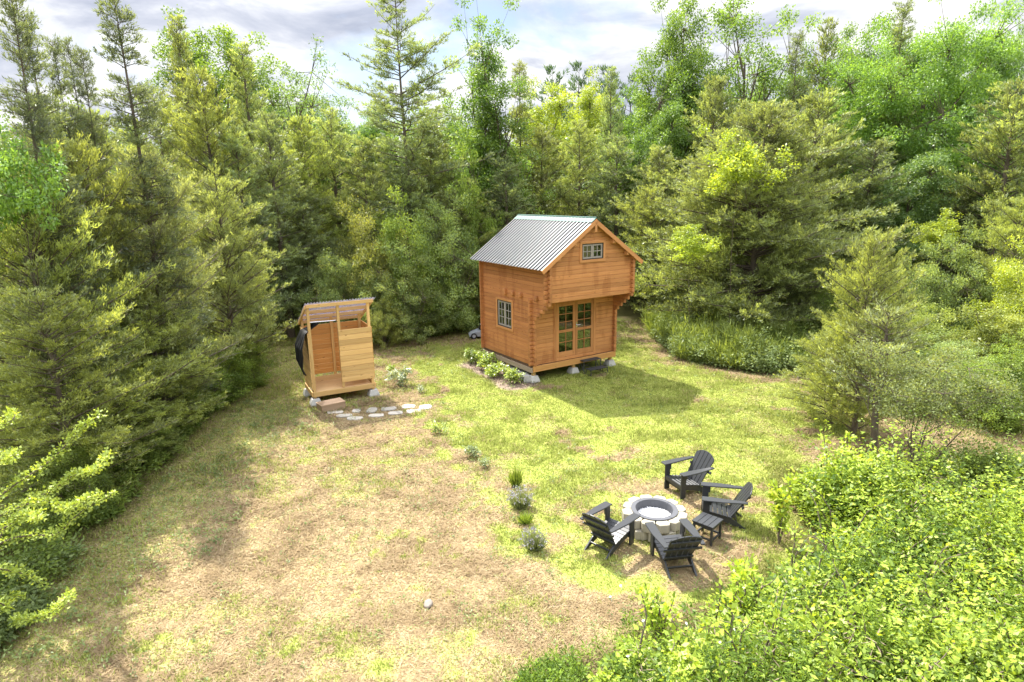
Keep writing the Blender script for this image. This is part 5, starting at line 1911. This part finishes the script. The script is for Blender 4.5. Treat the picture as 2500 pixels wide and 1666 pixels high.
stuff('dark_weeds', [
    weeds([(6.6, 10.3), (7.4, 10.8), (10.3, 10.8), (10.5, 8.5), (8.6, 7.2), (7.6, 8.9)], 1700, 0.5, 0.9, 26, 0.07, 0.4, 221, None, 0.12),
    weeds([(5.4, 19.0), (5.3, 22.6), (5.6, 24.0), (8.0, 22), (11.5, 19.5), (8.6, 17.3), (6.7, 18.1)], 500, 0.4, 1.2, 34, 0.09, 0.3, 222, None, 0.10),
    weeds([(-6.6, 8.2), (-7.0, 11.2), (-7.5, 14.0), (-7.5, 16.5), (-9.5, 17), (-11, 12), (-9, 6), (-6.4, 6.4)], 2300, 0.35, 0.85, 26, 0.075, 0.4, 223, None, 0.12),
    weeds([(-8.3, 20), (-9.7, 25), (-8, 26), (-6, 23.3), (-4.7, 22.2), (-2.2, 23.5), (-1.4, 24.2), (1.0, 25.2), (2, 27), (-10, 29), (-14, 24), (-9, 18)], 3000, 0.35, 0.95, 24, 0.095, 0.35, 224, None, 0.13)],
    M['weed'], 'deep green weeds along the shaded foot of the forest', 'weeds')
lawn_poly = [(-6.0, 5), (-6.6, 9), (-7.2, 16), (-8, 21), (-4.5, 21.5), (5, 22), (5.2, 19), (8, 16.8), (8.6, 14), (6.4, 11.5), (4.4, 10.4), (3.4, 8), (0.2, 6), (-1, 4)]
stuff('turf_weeds', [
    weeds(lawn_poly, 2600, 0.03, 0.09, 9, 0.035, 0.5, 241, None, 0.05),
    weeds([(-6.2, 5), (-6.8, 11), (-7.3, 16), (-4.8, 15), (-4.6, 8), (-4.8, 5)], 500, 0.05, 0.16, 12, 0.05, 0.4, 242, None, 0.06)],
    M['weed_pale'], 'clover and small leafy weeds growing through the turf', 'weeds')
stuff('pale_weeds', [
    weeds([(5.25, 19.4), (5.25, 23.5), (6.3, 23), (7.2, 20.2), (8.7, 17.6), (8.3, 17.0), (6.5, 17.9)], 420, 0.4, 1.2, 40, 0.085, 0.5, 231, None, 0.15),
    weeds([(-0.5, 5.4), (-0.1, 5.9), (0.9, 6.3), (1.9, 7.0), (2.7, 7.25), (2.6, 6.5), (1, 5.2), (-0.4, 5.0)], 10, 0.15, 0.4, 30, 0.055, 0.35, 232, None, 0.10),
    weeds([(-6.1, 5.0), (-6.2, 7.4), (-6.6, 8.6), (-7.6, 8.6), (-7.6, 4.5)], 420, 0.3, 0.7, 26, 0.075, 0.4, 233, None, 0.11)],
    M['weed_pale'], 'pale leafy weeds fringing the lawn edge', 'weeds')

# tall stems with leaves leaning out of the thicket toward the chairs
def sprig(base, tip, n, leaf, seed, arch=0.25, wid=0.55, clus=0.07):
    rg = np.random.default_rng(seed)
    b, e = np.array(base, float), np.array(tip, float)
    s = np.linspace(0, 1, 9)
    pts = b[None, :] * (1 - s[:, None]) + e[None, :] * s[:, None]
    pts[:, 2] += arch * np.sin(s * np.pi) * np.linalg.norm(e - b) * 0.5
    pts += np.cumsum(rg.normal(0, 0.02, pts.shape), 0) * np.sin(s * np.pi)[:, None]
    f = 0.18 + 0.82 * rg.random(n)
    P = np.stack([np.interp(f, s, pts[:, k]) for k in range(3)], 1)
    o = rg.normal(0, 1, (n, 3))
    o /= np.linalg.norm(o, axis=1, keepdims=True)
    P = P + o * clus * rg.uniform(0.2, 1, (n, 1)) * np.array([1, 1, 0.8])
    A = norm(o + norm(e - b) * 0.5 + rg.normal(0, 0.3, (n, 3)))
    B = norm(np.cross(norm(rg.normal(0, 0.5, (n, 3)) + np.array([0, 0, 0.9])), A))
    L = leaf * rg.uniform(0.6, 1.3, n)
    T = np.clip(0.55 + rg.normal(0, 0.22, n), 0, 1)
    return leaf_quads(P, A, B, L, L * wid, T), (pts, np.linspace(0.012, 0.003, 9) * (1 + leaf * 3), 5)


def sprig_plant(name, sprigs, leafm, barkm, label, cat, origin, group=None):
    o = np.array(origin, float)
    V = np.concatenate([a[0][0] for a in sprigs]) - o
    T = np.concatenate([a[0][2] for a in sprigs])
    r = empty(name, tuple(o), 0, label, cat, group)
    link_mesh('foliage', np_mesh('foliage', V, np.arange(len(V)).reshape(-1, 4), {'tint': T}), leafm, r)
    tubes_mesh('stems', [(a[1][0] - o, a[1][1], a[1][2]) for a in sprigs], barkm, r)
    return r


def sapling(xD, yD, zt, n, leaf, seed, mat, label, nst=3, sp=0.22, bark='bark'):
    p = G(xD, yD)
    rg = random.Random(seed)
    sps = []
    for k in range(nst):
        a = rg.uniform(0, 6.28)
        r_ = sp * rg.uniform(0.3, 1)
        sps.append(sprig((p.x, p.y, 0), (p.x + r_ * math.cos(a), p.y + r_ * math.sin(a), zt * rg.uniform(0.75, 1.05)), n, leaf, seed * 10 + k, 0.1))
    return sprig_plant('sapling', sps, M[mat], M[bark], label, 'sapling', (p.x, p.y, 0), 'leafy saplings at the thicket edge')


rg = np.random.default_rng(55)
TH = np.array([(5.0, 9.8), (7.0, 9.3), (8.0, 8.7), (8.4, 7.0), (7.5, 4.5), (1.6, 5.2), (1.2, 6.1), (2.2, 6.7), (3.2, 7.2), (4.3, 7.9), (4.95, 8.8)])
cn = []
while len(cn) < 190:
    x, y = rg.uniform(1, 8.4), rg.uniform(4.5, 9.8)
    if in_poly(np.array([x]), np.array([y]), TH)[0]:
        a = rg.uniform(0, 6.28)
        r_ = rg.uniform(0.15, 0.6)
        cn.append(sprig((x, y, 0.1), (x + r_ * math.cos(a), y + r_ * math.sin(a), rg.uniform(0.55, 1.1)), 32, rg.uniform(0.055, 0.085), 900 + len(cn), 0.35, 0.6, 0.085))
V = np.concatenate([a[0][0] for a in cn])
T = np.concatenate([a[0][2] for a in cn])
cane = link_mesh('bramble_canes', np_mesh('bramble_canes', V, np.arange(len(V)).reshape(-1, 4), {'tint': T}), M['bramble'])
tag(cane, 'arching broad leaved bramble canes rising out of the thicket', 'brambles', kind='stuff')
tubes_mesh('stems', [a[1] for a in cn], M['bark'], cane)
sapling(1745, 1395, 0.55, 70, 0.085, 301, 'bramble', 'thin leafy sapling leaning toward the front chair from the thicket', 3, 0.45)
sapling(1510, 1480, 0.70, 60, 0.08, 302, 'bramble', 'pale leafy sapling at the lower edge below the front chair', 4, 0.25)
sapling(1900, 1110, 1.15, 70, 0.085, 303, 'bramble', 'tall pale sapling at the top of the bramble thicket beside the lawn', 3, 0.35)
sapling(1790, 1250, 1.05, 90, 0.10, 304, 'bramble', 'leafy sapling at the thicket corner right of the right chair', 4, 0.35)
sapling(1700, 1430, 0.80, 70, 0.085, 305, 'bramble', 'bushy sapling in front of the thicket below the side table', 4, 0.3)
# rooted out of frame on the left: arching pale branches
ARCH = [([(-60, 1190), (86, 1079), (150, 1023), (238, 941)], 7.6), ([(-80, 1195), (60, 1165), (150, 1158), (220, 1150)], 7.3),
        ([(-60, 1280), (86, 1229), (172, 1203), (256, 1125)], 7.1), ([(60, 1150), (140, 1113), (200, 1085), (254, 1046)], 7.5),
        ([(-60, 1315), (0, 1310), (52, 1316), (105, 1345)], 6.8), ([(-70, 1450), (26, 1437), (90, 1412), (168, 1371)], 6.6),
        ([(-50, 1000), (0, 975), (25, 960), (30, 950)], 7.7), ([(-60, 1070), (0, 1060), (20, 1050), (42, 1040)], 7.6),
        ([(-60, 1400), (0, 1395), (20, 1385), (44, 1378)], 6.7), ([(-60, 1240), (20, 1200), (60, 1190), (90, 1180)], 7.0)]
lv, tb_ = [], []
rg = np.random.default_rng(66)
root_ = np.array([-7.1, 7.2, 0.0])
for k, (pp, Y) in enumerate(ARCH):
    pts = np.array([at(a, b, Y + 0.25 * (i - 1.5) * (-1) ** k) for i, (a, b) in enumerate(pp)])
    s = np.linspace(0, 3, 14)
    crv = np.stack([np.interp(s, range(4), pts[:, j]) for j in range(3)], 1)
    crv[1:-1] = (crv[:-2] + crv[1:-1] * 2 + crv[2:]) / 4
    stem = np.concatenate([[root_ + rg.normal(0, 0.1, 3) * np.array([1, 1, 0])], [(root_ * 0.45 + pts[0] * 0.55) + np.array([0, 0, 0.25])], crv])
    crv += np.stack([0.03 * np.sin(s * 4.1 + k), 0.05 * np.cos(s * 3.3 + 2 * k), 0.045 * np.sin(s * 3.7 + 3 * k)], 1)
    stem[2:] = crv
    tb_.append((stem, np.linspace(0.018, 0.003, len(stem)), 5))
    n = int(420 * np.linalg.norm(pts[-1] - pts[0]))
    f = rg.uniform(0, 13, n)
    P = np.stack([np.interp(f, range(14), crv[:, j]) for j in range(3)], 1)
    o = norm(rg.normal(0, 1, (n, 3)) + np.array([0, 0, 0.35]))
    P = P + o * (0.03 + 0.06 * vnoise(f * 2.3, f * 0 + k, 4))[:, None] * rg.uniform(0.1, 1.2, (n, 1))
    A = norm(o + rg.normal(0, 0.4, (n, 3)))
    B = norm(np.cross(norm(rg.normal(0, 0.6, (n, 3)) + np.array([0, 0, 0.8])), A))
    L = 0.040 * rg.uniform(0.6, 1.3, n)
    lv.append(leaf_quads(P, A, B, L, L * 0.7, np.clip(rg.normal(0.5, 0.25, n), 0, 1)))
V = np.concatenate([a[0] for a in lv]) - root_
T = np.concatenate([a[2] for a in lv])
r = empty('arching_shrub', tuple(root_), 0, 'pale leaved shrub whose arching branches enter from the left edge', 'shrub')
link_mesh('foliage', np_mesh('foliage', V, np.arange(len(V)).reshape(-1, 4), {'tint': T}), M['pear'], r)
tubes_mesh('branches', [(a - root_, b, c) for a, b, c in tb_], M['bark'], r)

# bushes in the mulch beside the cabin
for i, (zx, zy, h, w, lab) in enumerate(((110, 1318, 0.50, 0.55, 'leafy green bush farthest back along the cabin left side'), (222, 1372, 0.52, 0.52, 'leafy green bush second from the back along the cabin side'),
                                         (318, 1428, 0.52, 0.62, 'largest leafy green bush in the mulch beside the cabin'), (450, 1492, 0.42, 0.46, 'leafy green bush nearest the cabin front corner pier'))):
    p = G((1120 + zx * 600 / 2045) / 1.0625, (500 + zy * 460 / 1568) / 1.0625)
    plant_at('bush', broad_data(h, w, 400 + i, 10, 34, 24, 0.085, 0.085, 0.05, multi=5, trunk_r=0.008, wid=0.6, lr=0.25), (p.x, p.y + 0.1, 0), M['hydrangea'], M['bark'],
             lab, 'bush', 'leafy bushes beside the cabin', crown='foliage', trunk='stems')
# plants dotted over the turf
for i, (xD, yD, h, w, n, leaf, mat, lab) in enumerate((
        (916, 886, 0.62, 0.62, 34, 0.10, 'rhodo', 'pale grey green shrublet with broad leaves right of the shower'),
        (968, 902, 0.22, 0.22, 12, 0.05, 'rhodo', 'tiny grey plant beside the broad leaved shrublet'),
        (895, 858, 0.3, 0.24, 9, 0.08, 'hydrangea', 'small bright green plant just right of the shower panel'),
        (1010, 997, 0.28, 0.26, 14, 0.07, 'hydrangea', 'small green seedling below the end of the stepping path'),
        (1085, 1050, 0.26, 0.36, 22, 0.06, 'lavender_leaf', 'low green tuft at the edge of straw and lawn'),
        (1112, 1072, 0.18, 0.3, 16, 0.05, 'lavender_leaf', 'low grey green tuft just below the other tuft'))):
    p = G(xD, yD)
    plant_at('garden_plant', broad_data(h, w, 430 + i, 8, n, 16, leaf, 0.07, 0.05, multi=3, trunk_r=0.006, wid=0.42, lr=0.25), (p.x, p.y, 0), M[mat], M['bark'],
             lab, 'plant', 'young plants set in the turf', crown='foliage', trunk='stems')


def grassy(xD, yD, h, r, n, seed, flower, lab, mat='lavender_leaf'):
    p = G(xD, yD)
    rg = np.random.default_rng(seed)
    az = rg.uniform(0, 6.283, n)
    rr = r * np.sqrt(rg.random(n))
    ln = rg.uniform(0.1, 0.5, n) * rr / r + 0.05
    hh = h * rg.uniform(0.35, 1.15, n) * (1 - 0.35 * (rr / r) ** 2)
    P = np.stack([rr * 0.45 * np.cos(az), rr * 0.45 * np.sin(az), np.zeros(n)], 1)
    tip = np.stack([rr * 1.1 * np.cos(az) + rg.normal(0, 0.03, n), rr * 1.1 * np.sin(az) + rg.normal(0, 0.03, n), hh], 1)
    A = norm(tip - P)
    B = norm(np.cross(A, rg.normal(0, 1, (n, 3))))
    V, F, T = leaf_quads(P, A, B, np.linalg.norm(tip - P, axis=1), np.full(n, 0.014), rg.random(n))
    root = empty('lavender_plant' if flower else 'grass_tuft', (p.x, p.y, 0), 0, lab, 'plant', 'plants in a row between straw and lawn')
    link_mesh('foliage', np_mesh('foliage', V, F, {'tint': T}), M[mat], root)
    if flower:
        m_ = len(V)
        k = n // 5
        P2 = np.repeat(tip[:k], 5, 0) + rg.normal(0, 0.012, (k * 5, 3)) + np.array([0, 0, 0.02])
        A2 = norm(rg.normal(0, 0.5, (k * 5, 3)) + np.array([0, 0, 0.8]))
        B2 = norm(np.cross(A2, rg.normal(0, 1, (k * 5, 3))))
        V, F, T = leaf_quads(P2, A2, B2, np.full(k * 5, 0.028), np.full(k * 5, 0.018), rg.random(k * 5))
        tag(link_mesh('flowers', np_mesh('flowers', V, F, {'tint': T}), M['lavender_flower'], root), kind='stuff')


grassy(1185, 1118, 0.42, 0.14, 300, 1, False, 'upright bright green grass tuft above the larger lavender', 'weed')
grassy(1196, 1166, 0.34, 0.20, 520, 2, True, 'larger lavender plant with mauve flower heads', )
grassy(1207, 1202, 0.20, 0.14, 240, 3, False, 'low green tuft between the two lavenders', 'weed')
grassy(1228, 1262, 0.30, 0.18, 480, 4, True, 'smaller lavender plant nearest the viewer')

# small white flowers over the thicket
rg = np.random.default_rng(31)
Vf, Ff = [], []
pts = []
for (lo, hi, n) in (((1.0, 4.4), (3.5, 6.4), 16), ((5, 6.2), (7.5, 9.5), 8), ((9, 12.5), (14, 16), 10)):
    for k in range(n):
        pts.append((rg.uniform(lo[0], hi[0]), rg.uniform(lo[1], hi[1]), rg.uniform(0.55, 0.95)))
mb = MB()
for (x, y, z) in pts:
    R_ = rotx(rg.normal(0, 0.4)) @ roty(rg.normal(0, 0.4))
    ring = np.array([(0.018 * math.cos(a) * (1 if i % 2 else 0.6), 0.018 * math.sin(a) * (1 if i % 2 else 0.6), 0.0) for i, a in enumerate(np.linspace(0, 2 * np.pi, 11)[:-1])]) @ R_.T
    V = [np.array([x, y, z]) + q for q in ring] + [np.array([x, y, z + 0.008])]
    mb.add(V, [(i, (i + 1) % 10, 10) for i in range(10)], None, 0.5)
    mb.tube([(x, y, z), (x + 0.02, y, z - 0.06)], 0.002, 3, 0.5)
o = mb.build('white_flowers', M['white_flower'])
tag(o, 'scattered small white flowers over the brambles and brush', 'flowers', kind='stuff')
